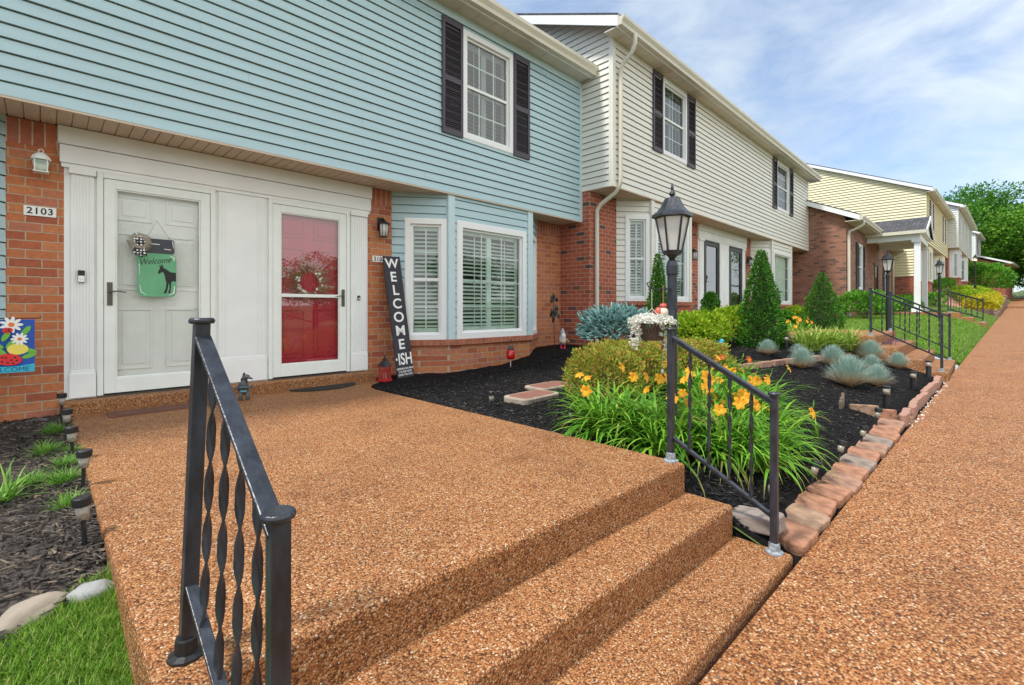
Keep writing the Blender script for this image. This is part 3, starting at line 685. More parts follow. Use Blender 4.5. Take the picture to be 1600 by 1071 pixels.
two_storey(H5, 13.5, M['pale'], M['white'], M['brick2'], simple_front(13.5, M['roomdark']), [(2.2, 3.3, 3.3, 4.9, 0), (5.6, 6.4, 3.5, 4.8, 0), (8.8, 9.9, 3.3, 4.9, 0)], None, left='brick', zbase=-1.3, course=.15, dep=.045)
H6 = house('row_house', 'small distant white row house end showing beyond the pale grey one', (66, .55, 2.4), -.05)
two_storey(H6, 7, M['pale'], M['white'], M['brick2'], [('brick', 0, 7)], [(2.5, 3.6, 3.3, 4.9, .4)], None, zbase=-1.3)

# --- single-storey brick cottage
H3 = house('brick_cottage', 'single-storey brown brick cottage with gabled white entrance porch', (20.62, 3.51, -.10))
L3, D3, Z3, P3 = 12.2, 8.6, 3.26, .46
F3 = lambda u, z, o: (u, -o, z)
mb = MB(); win3 = [(2.25, 3.2, .90, 2.72), (9.2, 10.2, .90, 2.72)]; dr3 = (6.3, 7.3, -.0, 2.25)
wall(mb, F3, 0, L3, -1, Z3, [(a + .01, b - .01, c + .01, d - .01) for a, b, c, d in win3 + [dr3]])
for mpS in ((lambda u, z, o: (-o, u, z)), (lambda u, z, o: (L3 + o, u, z))):
    wall(mb, mpS, 0, D3, -1, Z3 + .3 + D3 / 2 * P3, ur=lambda z: (0, D3) if z <= Z3 + .3 else ((z - Z3 - .3) / P3, max((z - Z3 - .3) / P3, D3 - (z - Z3 - .3) / P3)))
mb.build('brick_wall', M['brick3'], H3)
for a, b, c, d in win3:
    window(H3, F3, a, b, c, d, grid=(2, 4), blind='curtain'); shutter_part(H3, F3, a - .42, a - .015, c - .02, d + .02); shutter_part(H3, F3, b + .015, b + .42, c - .02, d + .02)
storm_door(H3, F3, *dr3, fm=M['black'], inner=M['black'], gl='glassblk')
roof_parts(H3, L3, D3, Z3, P3, -.25, .1, ov=.42)
downspout(H3, [(.12, -.5, Z3), (.12, -.5, Z3 - .12), (.12, -.3, Z3 - .24), (.12, -.08, Z3 - .32), (.12, -.065, Z3 - .5), (.12, -.065, -.1), (.12, -.12, -.2), (.12, -.45, -.24)], .05)
downspout(H3, [(L3 - .12, -.5, Z3), (L3 - .12, -.5, Z3 - .12), (L3 - .12, -.3, Z3 - .24), (L3 - .12, -.08, Z3 - .32), (L3 - .12, -.065, Z3 - .5), (L3 - .12, -.065, 0)], .05)
# entrance porch of the cottage: gable facing the sidewalk
mb = MB(); px0, px1, pyf = 4.0, 7.8, -1.95; pr = (px0 + px1) / 2; pz, prz = 3.22, 3.98
for sg, xe in ((1, px0), (-1, px1)):
    mb.corners([(xe, pyf, pz), (xe, 1.4, pz), (pr, 1.9, prz), (pr, pyf, prz), (xe, pyf, pz + .05), (xe, 1.4, pz + .05), (pr, 1.9, prz + .05), (pr, pyf, prz + .05)])
mb.build('porch_roof', M['shingle'], H3)
mb = MB(); mb.add([(px0 + .15, pyf + .1, pz - .02), (px1 - .15, pyf + .1, pz - .02), (pr, pyf + .1, prz - .04)], [(0, 1, 2)])
mb.box(px0 + .05, px1 - .05, pyf + .05, -.01, pz - .06, pz - .03)
mb.box(px0 + .12, px0 + .34, pyf + .2, -.02, pz - .32, pz - .06); mb.box(px1 - .34, px1 - .12, pyf + .2, -.02, pz - .32, pz - .06); mb.box(px0 + .34, px1 - .34, pyf + .2, pyf + .42, pz - .32, pz - .06)
mb.bar((px0, pyf, pz - .02), (pr, pyf, prz - .02), .03, .16); mb.bar((px1, pyf, pz - .02), (pr, pyf, prz - .02), .03, .16)
mb.build('porch_beam', M['white'], H3)
mb = MB(); mb.box(px0 - .12, px0 + .01, pyf, 0, pz - .1, pz + .03); mb.build('porch_gutter', M['gutter'], H3)
for x in (px0 + .22, px1 - .22):
    mb = MB(); mb.box(x - .10, x + .10, pyf + .20, pyf + .40, .0, pz - .32); mb.box(x - .17, x + .17, pyf + .14, pyf + .48, .0, .14); mb.box(x - .16, x + .16, pyf + .15, pyf + .47, pz - .42, pz - .3201); mb.build('porch_pillar', M['white'], H3, bevel=.008)
mb = MB(); mb.box(px0, px1, pyf + .05, -.002, -1.0, -.002); mb.build('porch_floor', M['brick2'], H3)
# far garage with a low gable
G1 = house('brick_garage', 'low red brick garage with white gable roof in the distance', (69, -1.6, 2.3), -.1, 'garage')
mb = MB(); wall(mb, F3, 0, 7, -1.5, 2.3); wall(mb, lambda u, z, o: (-o, u, z), 0, 6, -1.5, 3.4, ur=lambda z: (0, 6) if z <= 2.3 else ((z - 2.3) / .37, 6 - (z - 2.3) / .37)); mb.build('brick_wall', M['brick2'], G1)
roof_parts(G1, 7, 6, 2.3, .37, -.3, .3, ov=.4)
# ------------------------------------------------------------ stairs, handrails, retaining walls
def post_shoe(mb, x, y, z, s=.035):
    mb.lathe([(.045, 0), (.045, .008), (s * .8, .014), (s * .78, .05), (s * .7, .055)], (x, y, z), 10)
def handrail(name, label, A, B, ha, hb, low, nb, grp=None, w_=.036, offA=(0, 0), twist=True, shoe='galv', extra=None):
    """A, B = feet of the upper and lower post"""
    A = Vector(A); B = Vector(B); t = thing(name, label, 'handrail', A, group=grp)
    At = A + Vector((offA[0], offA[1], ha)); Bt = B + Vector((0, 0, hb))
    for p, q in ((A, At), (B, Bt)):
        mb = MB(); mb.bar(p - A, q - A - Vector((0, 0, .012)), w_, w_, up=(1, 0, 0))
        mb.lathe([(.027, -.014), (.031, -.012), (.032, -.004), (.028, .002)], q - A, 16)
        mb.build('rail_post', M['iron'], t, bevel=.002)
        mb = MB(); post_shoe(mb, *(p - A)); mb.build('post_shoe', M[shoe], t)
    dz = Vector((0, 0, -.045)); d = (Bt - At).normalized()
    a = At - A + dz + d * .01; b = Bt - A + dz - d * .0
    mb = MB(); mb.bar(a + Vector((0, 0, .0)), b, .04, .012); mb.bar(a - Vector((0, 0, .017)), b - Vector((0, 0, .017)), .022, .022); mb.build('top_rail', M['iron'], t, bevel=.003)
    la = Vector((0, 0, low)); lb = B - A + Vector((0, 0, low - (ha - hb)))
    la = Vector((offA[0] * low / ha, offA[1] * low / ha, low)); lb = B - A + Vector((0, 0, hb - (ha - low)))
    mb = MB(); mb.bar(la, lb, .03, .012); mb.bar(la - Vector((0, 0, .012)), lb - Vector((0, 0, .012)), .012, .014); mb.build('bottom_rail', M['iron'], t, bevel=.002)
    for i in range(nb):
        f = (i + 1) / (nb + 1); p = la.lerp(lb, f); q = a.lerp(b, f); mb = MB()
        n = 130; h = q.z - p.z - .02; w2 = .0105; turns = 5.0
        for k in range(n + 1):
            z = p.z + h * k / n; an = turns * math.pi * k / n + .6 + i
            if not twist or k / n < .03 or k / n > .97: pass
            r_ = Vector((math.cos(an), math.sin(an), 0)); s_ = Vector((-math.sin(an), math.cos(an), 0)); c = p.lerp(q, k / n); c.z = z
            for e1, e2 in ((1, 1), (-1, 1), (-1, -1), (1, -1)): mb.v.append(tuple(c + r_ * w2 * e1 + s_ * .003 * e2))
        for k in range(n):
            for j in range(4): mb.f.append((k * 4 + j, k * 4 + (j + 1) % 4, k * 4 + 4 + (j + 1) % 4, k * 4 + 4 + j)); mb.mi.append(0)
        mb.build('twisted_baluster', M['iron'], t, smooth=True)
    return t
handrail('stair_handrail', 'near left black iron handrail with twisted balusters and round post caps', (.28, 1.53, -.94), (.32, .95, -1.30), .915, .915, .20, 4, offA=(.035, .0), shoe='black')
handrail('stair_handrail', 'black iron handrail on the right of the front steps, beside the lamp post', (2.765, 1.37, -.94), (2.775, .79, -1.30), .825, .855, .16, 4)
# second flight
ST2 = thing('entrance_stair', 'pebbled steps and walk rising to the black doors of the off-white house', 'stairs', (9.97, .4, -1.1))
o2 = Vector((9.97, .4, -1.1))
def stair(t, o, x0, x1, y0, zt, zb, n, back, m, run=.33):
    rise = (zt - zb) / n
    for i in range(n):
        mb = MB(); yf = y0 + run * i; yb = back if i == n - 1 else yf + run + .04
        mb.box(x0 - o.x, x1 - o.x, yf - o.y, yb - o.y, zb - .5 - o.z - i * .01, zb + rise * (i + 1) - o.z); mb.build('landing' if i == n - 1 else 'step', m, t, bevel=.02)
stair(ST2, o2, 9.98, 12.6, .38, -.445, -1.16, 4, 4.95, M['agg'], .30)
mb = MB(); mb.box(11.95 - o2.x, 15.45 - o2.x, 4.2 - o2.y, 5.2 - o2.y, -.9 - o2.z, -.27 - o2.z); mb.build('door_stoop', M['agg'], ST2, bevel=.02)
def zst2(Y): return -1.0 + .18 * min(3, max(0, math.floor((Y - .38) / .33) + 1))
handrail('stair_handrail', 'nearer of the two handrails on the second flight of steps', (10.06, 1.36, -.445), (10.04, .46, -.98), .82, .90, .14, 5)
handrail('stair_handrail', 'farther of the two handrails on the second flight of steps', (12.5, 1.36, -.445), (12.5, .46, -.98), .82, .90, .14, 5)
# third flight at the cottage
ST3 = thing('entrance_stair', 'distant pebbled steps leading to the brick cottage porch', 'stairs', (24.5, 0, -.6))
stair(ST3, Vector((24.5, 0, -.6)), 24.6, 26.9, -.1, -.12, -.66, 3, 1.7, M['agg'], .35)
handrail('stair_handrail', 'nearer of the two far handrails by the cottage porch', (24.65, .95, -.12), (24.7, .0, -.48), .88, .88, .14, 5)
handrail('stair_handrail', 'farther of the two far handrails by the cottage porch', (26.8, .95, -.12), (26.8, .0, -.48), .88, .88, .14, 5)

# retaining walls and pink terrace
mblk = mat('split face block', (.25, .165, .125), .95, noise_amt=.45, nscale=5, bump=.8, bscale=14)
mtim = mat('dark timber edge', (.16, .10, .075), .95, noise_amt=.45, nscale=5, bump=.6, bscale=14)
def rough_wall(name, label, pts, th=.28, bl=.42, bh=.17, m=mblk):
    """pts: (X, Y, zbottom, ztop) along the wall; stepped courses of blocks in one mesh"""
    mb = MB(); r = random.Random(3)
    for (a, b) in zip(pts, pts[1:]):
        p = Vector(a[:2]); q = Vector(b[:2]); L_ = (q - p).length; d = (q - p) / L_; nrm = Vector((d.y, -d.x)); n = max(1, round(L_ / bl))
        for i in range(n):
            f0, f1 = i / n, (i + 1) / n; zb = a[2] + (b[2] - a[2]) * f0; zt = a[3] + (b[3] - a[3]) * f0; c = zb - .2
            while c < zt - .03:
                c1 = c + bh; j = r.uniform(-.012, .012); u0, u1 = L_ * f0 + .004, L_ * f1 - .004
                P = [p + d * u0 + nrm * j, p + d * u1 + nrm * j, p + d * u1 - nrm * th, p + d * u0 - nrm * th]
                mb.corners([(v.x, v.y, c + .002) for v in P] + [(v.x, v.y, c1) for v in P]); c = c1
    o = mb.build(name, m, bevel=.012); return tag(o, label, 'retaining wall')
def rw(X0, X1, h0, h1, st=1.5, dy=.02):
    pts = []; x = X0
    while x < X1: e = min(x + st, X1); pts += [(x, Ye(x) + dy, Sz(x) - .05, Sz(x) + h0 + (h1 - h0) * (x - X0) / (X1 - X0))]; x = e
    pts.append((X1, Ye(X1) + dy, Sz(X1) - .05, Sz(X1) + h1)); return pts
rough_wall('retaining_wall', 'stepped brown block retaining wall along the far sidewalk', rw(33.2, 56, .22, .75))
rough_wall('retaining_wall', 'low dark timber edge between the lawn and the pink terrace', [(33.2, -.35, -.4, .0), (33.0, 1.2, -.3, .12), (31.6, 2.2, -.2, .28)], th=.2, bl=1.3, bh=.12, m=mtim)
mb = MB()
for X0, X1 in zip(fr(33.2, 50, 1), fr(33.2, 50, 1)[1:]):
    for y0, y1 in zip(fr(.1, 3.6, .5), fr(.1, 3.6, .5)[1:]):
        def Q(x, d): return (x, Ye(x) + d, gz(x, Ye(x) + d) + .02)
        mb.quad(Q(X0, y0), Q(X1, y0), Q(X1, y1), Q(X0, y1))
tag(mb.build('terrace', M['pinkmulch'], smooth=True), kind='structure')

# ------------------------------------------------------------ street lamps
def lamp(loc, label, lit=False, sc=1.0, simple=False):
    t = thing('lamp_post', label, 'lamp post', loc, group='black lamp posts along the sidewalk')
    mb = MB(); mb.lathe([(.06, -.3), (.06, .02), (.037, .04), (.036, 1.33), (.042, 1.34), (.043, 1.40), (.036, 1.43), (.02, 1.45), (.034, 1.47), (.048, 1.49)], n=14); mb.bar((-.09, 0, 1.23), (.0, 0, 1.23), .016, .012) if not simple else None
    mb.build('post', M['iron'] if not simple else M['black'], t, smooth=False)
    hz = 1.49; nS = 6
    mb = MB(); mb.lathe([(.06, hz - .01), (.07, hz + .02)], n=6)
    for k in range(6):
        an = 2 * math.pi * k / 6; c, s_ = math.cos(an), math.sin(an); mb.bar((.066 * c, .066 * s_, hz + .01), (.118 * c, .118 * s_, hz + .265), .011, .011, up=(c, s_, 0))
    mb.lathe([(.122, hz + .255), (.145, hz + .262), (.142, hz + .285), (.115, hz + .30), (.085, hz + .335), (.065, hz + .375), (.052, hz + .40), (.02, hz + .408)], n=6, ph=0)
    mb.lathe([(.012, hz + .40), (.014, hz + .42), (.024, hz + .43), (.020, hz + .445), (.008, hz + .46), (.012, hz + .475), (.004, hz + .51)], n=10)
    mb.build('lantern_frame', M['iron'] if not simple else M['black'], t)
    mb = MB(); mb.lathe([(.060, hz + .015), (.112, hz + .262)], n=6); g = mb.build('lantern_glass', M['glasslamp'] if not lit else M['glasslit'], t)
    if lit:
        mb = MB(); mb.ball((0, 0, hz + .12), .04); mb.build('bulb', M['bulb'], t, smooth=True)
    return t
M['glasslit'] = glassmat('clear lamp glass', (.9, .88, .8), .08)
lamp((3.25, 1.60, gz(3.25, 1.6)), 'tall black lamp post with hexagonal frosted lantern rising from the daylilies').scale = (1.0, 1.0, 1.0)
for (X, Y, zb, lit, lb) in ((14.2, 1.6, -.55, False, 'black lamp post on the lawn behind the second handrails'), (22.3, 1.08, -.16, False, 'black lamp post in front of the cottage porch, unlit'), (42, .35, 1.55, True, 'far black lamp post with glowing lantern above the yellow shrubs'), (60, .5, 1.9, True, 'farthest lamp post with glowing lantern beside the big round bush')):
    l = lamp((X, Y, zb if X > 40 else gz(X, Y)), lb, lit, simple=True); zt = zb + 1.98; l.scale = (1, 1, (zt - l.location.z) / 2.0) if X < 40 else (1, 1, 1)

# ------------------------------------------------------------ solar lights
def stake_light():
    t = thing('solar_light', '', 'path light', group='small solar stake lights')
    mb = MB(); mb.tube([(0, 0, -.08), (0, 0, .20)], .0085, 10); mb.build('stake', M['black'], t)
    mb = MB(); mb.lathe([(.021, .205), (.024, .262)], n=16); mb.build('lens', M['lens'], t, smooth=True)
    mb = MB(); mb.lathe([(.031, .262), (.033, .266), (.033, .294), (.029, .299)], n=18); mb.build('cap', M['black'], t); return t
M['lens'] = mat('ribbed lens', (.36, .33, .27), .3, spec=.6, noise_amt=.4, nscale=60)
protoS = stake_light(); first = True
def solar(px, py, label, hvis=.30, sink=0, tilt=(0, 0), at=None):
    global first
    p = Vector(at) if at else gp(px, py)
    o = protoS if first else dup(protoS); first = False
    o.location = (p.x, p.y, p.z + .01 - sink); o['label'] = label; o.rotation_euler = (R(tilt[0]), R(tilt[1]), 0)
for k, (Y, X, sk, nm) in enumerate(((2.66, .135, .075, 'nearest'), (3.40, .155, .075, 'second nearest'), (4.05, .145, .07, 'middle one'), (4.75, .13, .07, 'fourth'), (5.5, .125, .05, 'farthest'))):
    solar(0, 0, 'black capped solar stake light, %s in the row along the landing\'s left edge' % nm, at=(X, Y, gz(X, Y)), sink=sk, tilt=(0, (-3, 2, -2, 1, 0)[k]))
for px, py, sk, tl, nm in ((768, 640, .17, (0, 0), 'beside the near stepping stone'), (893, 668, .17, (0, 0), 'at the left foot of the lilies'), (1198, 800, .14, (5, 8), 'behind the bottom rail of the right handrail'),
                           (1258, 760, .16, (12, 10), 'leaning, nearest the corner of the paver border'), (1304, 728, .14, (8, 12), 'leaning, second along the paver border'), (1340, 696, .17, (8, 12), 'leaning, third along the paver border'), (1366, 668, .15, (6, 8), 'by the end of the red paver border')):
    solar(px, py, 'short solar stake light ' + nm, sink=sk - .035, tilt=tl)
def bollard():
    t = thing('solar_bollard', '', 'path light', group='black solar bollard lights')
    mb = MB(); mb.lathe([(.030, -.05), (.030, .155), (.033, .158), (.033, .165)], n=16); mb.build('body', M['black'], t)
    mb = MB(); mb.lathe([(.030, .165), (.030, .225)], n=16); mb.build('lens', M['lens'], t, smooth=True)
    mb = MB(); mb.lathe([(.034, .225), (.036, .23), (.036, .242), (.03, .246)], n=16); mb.build('cap', M['black'], t); return t
pb = bollard()
for k, (px, py, sc, nm, tl) in enumerate(((1385, 643, 1.15, 'nearest the kerb corner', 0), (1427, 612, 1.1, 'second from the kerb corner', 0), (1455, 586, 1.15, 'tilted beside the second steps', 8), (1229, 548, 1.0, 'right of the tall conical evergreen', 0), (1135, 560, .8, 'behind the reddish shrub mounds', 0))):
    o = pb if k == 0 else dup(pb); p = gp(px, py) if k != 2 else Vector((9.76, .60, gz(9.76, .60))); o.location = (p.x, p.y, p.z); o.scale = (sc,) * 3; o['label'] = 'cylindrical black solar bollard ' + nm; o.rotation_euler = (0, R(tl), 0)

# ------------------------------------------------------------ paver and brick borders
def paver_mesh(sx, sy, sz, seed):
    r = random.Random(seed); mb = MB(); n = 5
    hx, hy = sx / 2, sy / 2; poly = []
    for cx, cy, a0 in ((hx, hy, 0), (-hx, hy, 90), (-hx, -hy, 180), (hx, -hy, 270)):
        for k in range(3):
            a = R(a0 + 45 * k); rr = .03; poly.append((cx - math.copysign(rr, cx) + rr * math.cos(a) + r.uniform(-.004, .004), cy - math.copysign(rr, cy) + rr * math.sin(a) + r.uniform(-.004, .004)))
    mb.prism(poly, lambda u, v, o: (u, v, o), 0, sz); return mb
pm = [mat('paver %s' % n, c, .92, noise_amt=.5, nscale=11, bump=1, bscale=45) for n, c in (('terracotta', (.38, .185, .11)), ('buff', (.34, .215, .14)), ('greyish', (.27, .21, .17)), ('rose', (.35, .195, .13)))]
ordn = ['first', 'second', 'third', 'fourth', 'fifth', 'sixth', 'seventh', 'eighth', 'ninth', 'tenth', 'eleventh', 'twelfth', 'thirteenth', 'fourteenth', 'fifteenth', 'sixteenth']
mb = paver_mesh(.27, .17, .09, 99); o = mb.build('paver', mat('paver grey', (.30, .25, .22), .9, noise_amt=.3, nscale=7, bump=.5, bscale=30), bevel=.012, loc=(2.98, 1.02, -1.285), rot=(0, R(-3), R(88)))
tag(o, 'large grey-brown paver wedged between the bottom step and the mulch', 'paver')
o.rotation_euler = (R(0), R(8), R(84)); o.location = (2.925, .92, -1.262)
tints = ['terracotta', 'buff', 'terracotta', 'terracotta', 'rose', 'terracotta', 'greyish', 'terracotta', 'rose', 'greyish', 'terracotta', 'terracotta', 'rose']
for i in range(13):
    X = 3.03 + .268 * i; r = rnd.random(); tn = tints[i]
    mb = paver_mesh(.262, .215, .075, i); o = mb.build('paver', pm[['terracotta', 'buff', 'greyish', 'rose'].index(tn)], bevel=.012)
    o.location = (X + .02, Ye(X) + .115 + rnd.uniform(-.02, .02), Sz(X) - .022 + rnd.uniform(0, .008)); o.rotation_euler = (R(7 + rnd.uniform(-2, 3)), R(-1.7 + rnd.uniform(-2.5, 1)), R(-3 + rnd.uniform(-6, 6)))
    tag(o, '%s tumbled %s paver counting up the sidewalk border from the handrail foot' % (ordn[i], tn), 'paver', 'red pavers edging the mulch')
# upright edging bricks further up
eb = mat('edging brick', (.40, .225, .165), .9, noise_amt=.3, nscale=7, bump=.5, bscale=30)
for i in range(14):
    X = 6.56 + .235 * i; mb = paver_mesh(.225, .07, .16, 40 + i); o = mb.build('edging_brick', eb, bevel=.008)
    o.location = (X, Ye(X) + .06 + rnd.uniform(-.01, .01), Sz(X) - .06 + rnd.uniform(0, .015)); o.rotation_euler = (R(rnd.uniform(-5, 5)), R(-1.7 + rnd.uniform(-2, 2)), R(-2.3 + rnd.uniform(-3, 3)))
    tag(o, '%s upright brown edging brick from the kerb corner towards the second steps' % ordn[i], 'edging brick', 'upright edging bricks along the sidewalk')
for i, (px, py) in enumerate(((1432, 672), (1405, 665), (1378, 655), (1350, 648))):
    p = gp(px, py); mb = paver_mesh(.27, .07, .15, 60 + i); o = mb.build('edging_brick', pm[1] if i % 2 else pm[0], bevel=.01)
    o.location = (p.x, p.y, p.z - .05); o.rotation_euler = (R(4), 0, R(118 + rnd.uniform(-5, 5)))
    tag(o, '%s brick of the short row turning from the sidewalk into the mulch' % ordn[i], 'edging brick')
for i in range(15):
    X = 5.75 + .30 * i
    if X > 9.9: break
    Y = terY(X); mb = paver_mesh(.29, .08, .10, 80 + i); o = mb.build('edging_brick', eb, bevel=.008)
    o.location = (X, Y - .02, gz(X, Y - .1) - .0); o.rotation_euler = (R(rnd.uniform(-3, 3)), 0, R(-16.7 + rnd.uniform(-3, 3)))
    tag(o, '%s low edging brick from the left in the line crossing the planting bed' % ordn[i], 'edging brick', 'edging bricks of the back planting tier')
mb = MB(); r = random.Random(11)
for _ in range(75):
    X = r.uniform(6.4, 9.8); Y = Ye(X) + r.uniform(.0, .07) - .055; c = (X, Y, Sz(X) + .001); q = r.uniform(.006, .012); mb.ball(c, q, 5, 4, (1, r.uniform(.6, 1), .6))
tag(mb.build('white_gravel', mat('white pebbles', (.75, .74, .70), .7)), 'white pebbles filling the gap beside the edging bricks', 'gravel', kind='stuff')
# stepping stones with panelled red tops
for k, (c, rz, nm) in enumerate((((3.66, 3.36), 4, 'nearer'), ((4.25, 3.62), 2, 'farther'))):
    t = thing('stepping_stone', '%s flat stepping stone with brown panel and pale rounded rim, in black mulch' % nm, 'stepping stone', (c[0], c[1], gz(*c) + .0), R(rz - 2))
    mb = MB(); P = []
    for cx, cy, a0 in ((.30, .17, 0), (-.30, .17, 90), (-.30, -.17, 180), (.30, -.17, 270)):
        for q in range(5): a = R(a0 + 22.5 * q); P.append((cx - math.copysign(.08, cx) + .08 * math.cos(a), cy - math.copysign(.08, cy) + .08 * math.sin(a)))
    mb.prism(P, lambda u, v, o: (u, v, o), -.06, .062 if k == 0 else .045); mb.build('slab', M['stone'], t, bevel=.012)
    mb = MB(); mb.prism([(a * .84, b * .78) for a, b in P], lambda u, v, o: (u, v, o), .04, (.062 if k == 0 else .045) + .004); mb.build('panel', mat('brown panel', (.24, .105, .075), .9, noise_amt=.15, bump=.4), t, bevel=.004)
# rocks at the lawn edge
def rock(px, py, s, m, label, seed, rz=0):
    mb = MB(); mb.ball((0, 0, 0), 1, 20, 14); r = Vector((seed, seed * 2, 1))
    mb.v = [tuple(Vector(v) * (1 + .16 * noise.noise(Vector(v) * 1.6 + r) + .05 * noise.noise(Vector(v) * 5 + r))) for v in mb.v]
    mb.v = [(x * s[0], y * s[1], z * s[2]) for x, y, z in mb.v]; p = gp(px, py); o = mb.build('rock', m, loc=(p.x, p.y, p.z + s[2] * .25), smooth=True, rot=(0, 0, rz)); tag(o, label, 'rock')
rock(52, 966, (.105, .06, .05), M['stone'], 'flat tan rock between the mulch and the grass', 3, R(30))
rock(142, 935, (.075, .055, .045), M['stoneg'], 'smaller pale grey rock near the landing edge', 7)
rock(60, 662, (.09, .05, .03), mat('slate', (.12, .12, .13), .8, noise_amt=.3), 'dark flat stone against the brick wall under the flag', 5)
mb = MB()
for dx, h, a in ((-.05, .10, 6), (-.01, .13, 2), (.04, .17, -10)): mb.bar((dx, 0, -.03), (dx - math.tan(R(a)) * h, 0, h), .028, .035)
p = gp(1315, 640); tag(mb.build('tree_stump', mat('grey wood', (.20, .15, .11), .95, noise_amt=.4, bump=.6), loc=p, bevel=.005), 'small weathered wooden stump pieces sticking from the mulch', 'stump')

mb = MB(); r = random.Random(31)
for _ in range(90):
    X = 1.5 + 12 * r.random() ** 1.6; Y = Ye(X) - r.random() * 1.9; q = r.uniform(.004, .012); a = r.uniform(0, 3.1); z = Sz(X) + .003
    d = Vector((math.cos(a), math.sin(a), 0)) * q; e = Vector((-math.sin(a), math.cos(a), 0)) * q * .45; c = Vector((X, Y, z)); mb.add([c - d, c - e + Vector((0, 0, .004)), c + d, c + e], [(0, 1, 2), (0, 2, 3)])
for _ in range(50):
    X = r.uniform(.3, 2.7); Y = 1.4 + 4.1 * r.random(); q = r.uniform(.003, .009); a = r.uniform(0, 3.1); z = -.937
    d = Vector((math.cos(a), math.sin(a), 0)) * q; e = Vector((-math.sin(a), math.cos(a), 0)) * q * .45; c = Vector((X, Y, z)); mb.add([c - d, c - e + Vector((0, 0, .004)), c + d, c + e], [(0, 1, 2), (0, 2, 3)])
tag(mb.build('leaf_litter', M['chipold']), 'tiny dark leaf and bark scraps scattered on the paving', 'litter', kind='stuff')
# ------------------------------------------------------------ plants
G = {}
G['lily'] = leafmat('daylily leaf', [(0, (.42, .33, .10)), (.03, (.30, .30, .06)), (.05, (.055, .20, .015)), (.5, (.14, .37, .025)), (1, (.30, .52, .05))], zramp=(0, .06, (.25, .26, .06)))
G['petal'] = leafmat('orange petal', [(0, (.80, .26, .012)), (1, (.88, .44, .025))], .3)
G['throat'] = leafmat('yellow throat', [(0, (.85, .5, .03)), (1, (.9, .62, .06))], .2)
G['redpetal'] = leafmat('dark red petal', [(0, (.35, .03, .01)), (1, (.65, .10, .02))], .3)
G['fescue'] = leafmat('blue fescue', [(0, (.24, .38, .33)), (.6, (.40, .55, .48)), (1, (.56, .68, .60))], .2, zramp=(.035, .12, (.60, .43, .26)))
G['arbor'] = leafmat('arborvitae spray', [(0, (.08, .07, .02)), (.06, (.02, .10, .01)), (.5, (.06, .22, .02)), (1, (.15, .38, .035))], .15)
G['spruce'] = leafmat('blue spruce needle', [(0, (.08, .20, .195)), (.5, (.17, .33, .31)), (1, (.31, .50, .47))], .15)
G['spirea'] = leafmat('gold green leaf', [(0, (.15, .27, .025)), (.45, (.32, .40, .045)), (.72, (.50, .40, .07)), (1, (.60, .26, .09))], .3)
G['lime'] = leafmat('lime leaf', [(0, (.16, .33, .01)), (.6, (.34, .52, .03)), (1, (.58, .64, .05))], .35)
G['yellow'] = leafmat('golden leaf', [(0, (.30, .36, .01)), (.6, (.58, .52, .03)), (1, (.75, .66, .06))], .35)
G['green'] = leafmat('green leaf', [(0, (.05, .18, .015)), (.6, (.13, .36, .03)), (1, (.24, .52, .05))], .3)
G['hosta'] = leafmat('pale green blade', [(0, (.16, .30, .03)), (.6, (.32, .46, .07)), (1, (.58, .66, .2))], .3)
G['liriope'] = leafmat('dark grass blade', [(0, (.08, .22, .025)), (.7, (.17, .38, .05)), (1, (.32, .5, .09))], .25)
G['lawn'] = leafmat('lawn blade', [(0, (.07, .19, .012)), (.5, (.15, .33, .025)), (.82, (.27, .46, .045)), (1, (.50, .46, .20))], .3)
G['salvia'] = leafmat('purple spike', [(0, (.12, .06, .14)), (1, (.24, .14, .26))], .2)
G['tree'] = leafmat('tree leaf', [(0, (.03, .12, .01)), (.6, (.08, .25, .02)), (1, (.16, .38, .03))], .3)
G['treel'] = leafmat('bright tree leaf', [(0, (.045, .16, .012)), (.6, (.14, .33, .025)), (1, (.28, .50, .05))], .35)  # a lighter, yellower green than the plain tree leaf
G['bark'] = mat('bark', (.09, .065, .05), .95, noise_amt=.4, bump=.8, bscale=20)
G['whitef'] = leafmat('white blossom', [(0, (.70, .70, .62)), (1, (.88, .87, .82))], .25)

def leaf(mb, p, d, n, l, w_, fold=.25):
    """one folded leaf from p along d with normal n"""
    s = d.cross(n); s = s.normalized() if s.length > 1e-6 else Vector((1, 0, 0)); m = p + d * l * .5
    mb.add([p, m + s * w_ / 2 + n * w_ * fold, p + d * l, m - s * w_ / 2 + n * w_ * fold], [(0, 1, 2), (0, 2, 3)])
def rv(r): 
    while True:
        v = Vector((r.uniform(-1, 1), r.uniform(-1, 1), r.uniform(-1, 1)))
        if .05 < v.length < 1: return v.normalized()
def shrub_mb(R_, n, ll, lw, seed=1, lumps=.25, lf=2.2, bottom=-.5, inner=.72):
    """leafy mound of radii R_, centred at the origin of its base"""
    r = random.Random(seed); mb = MB(); so = Vector((seed * 3.1, seed, 0))
    for _ in range(n):
        v = rv(r)
        if v.z < bottom: v.z = -v.z
        k = 1 + lumps * noise.noise(v * lf + so) + .5 * lumps * noise.noise(v * lf * 2.6 + so)
        k *= inner + (1 - inner) * r.random() ** .5
        p = Vector((v.x * R_[0] * k, v.y * R_[1] * k, R_[2] * .5 + v.z * R_[2] * .5 * k))
        d = (v + rv(r) * .9 + Vector((0, 0, .35))).normalized(); nn = (v + rv(r) * .8).normalized()
        leaf(mb, p, d, nn, ll * r.uniform(.6, 1.3), lw * r.uniform(.7, 1.2))
    return mb
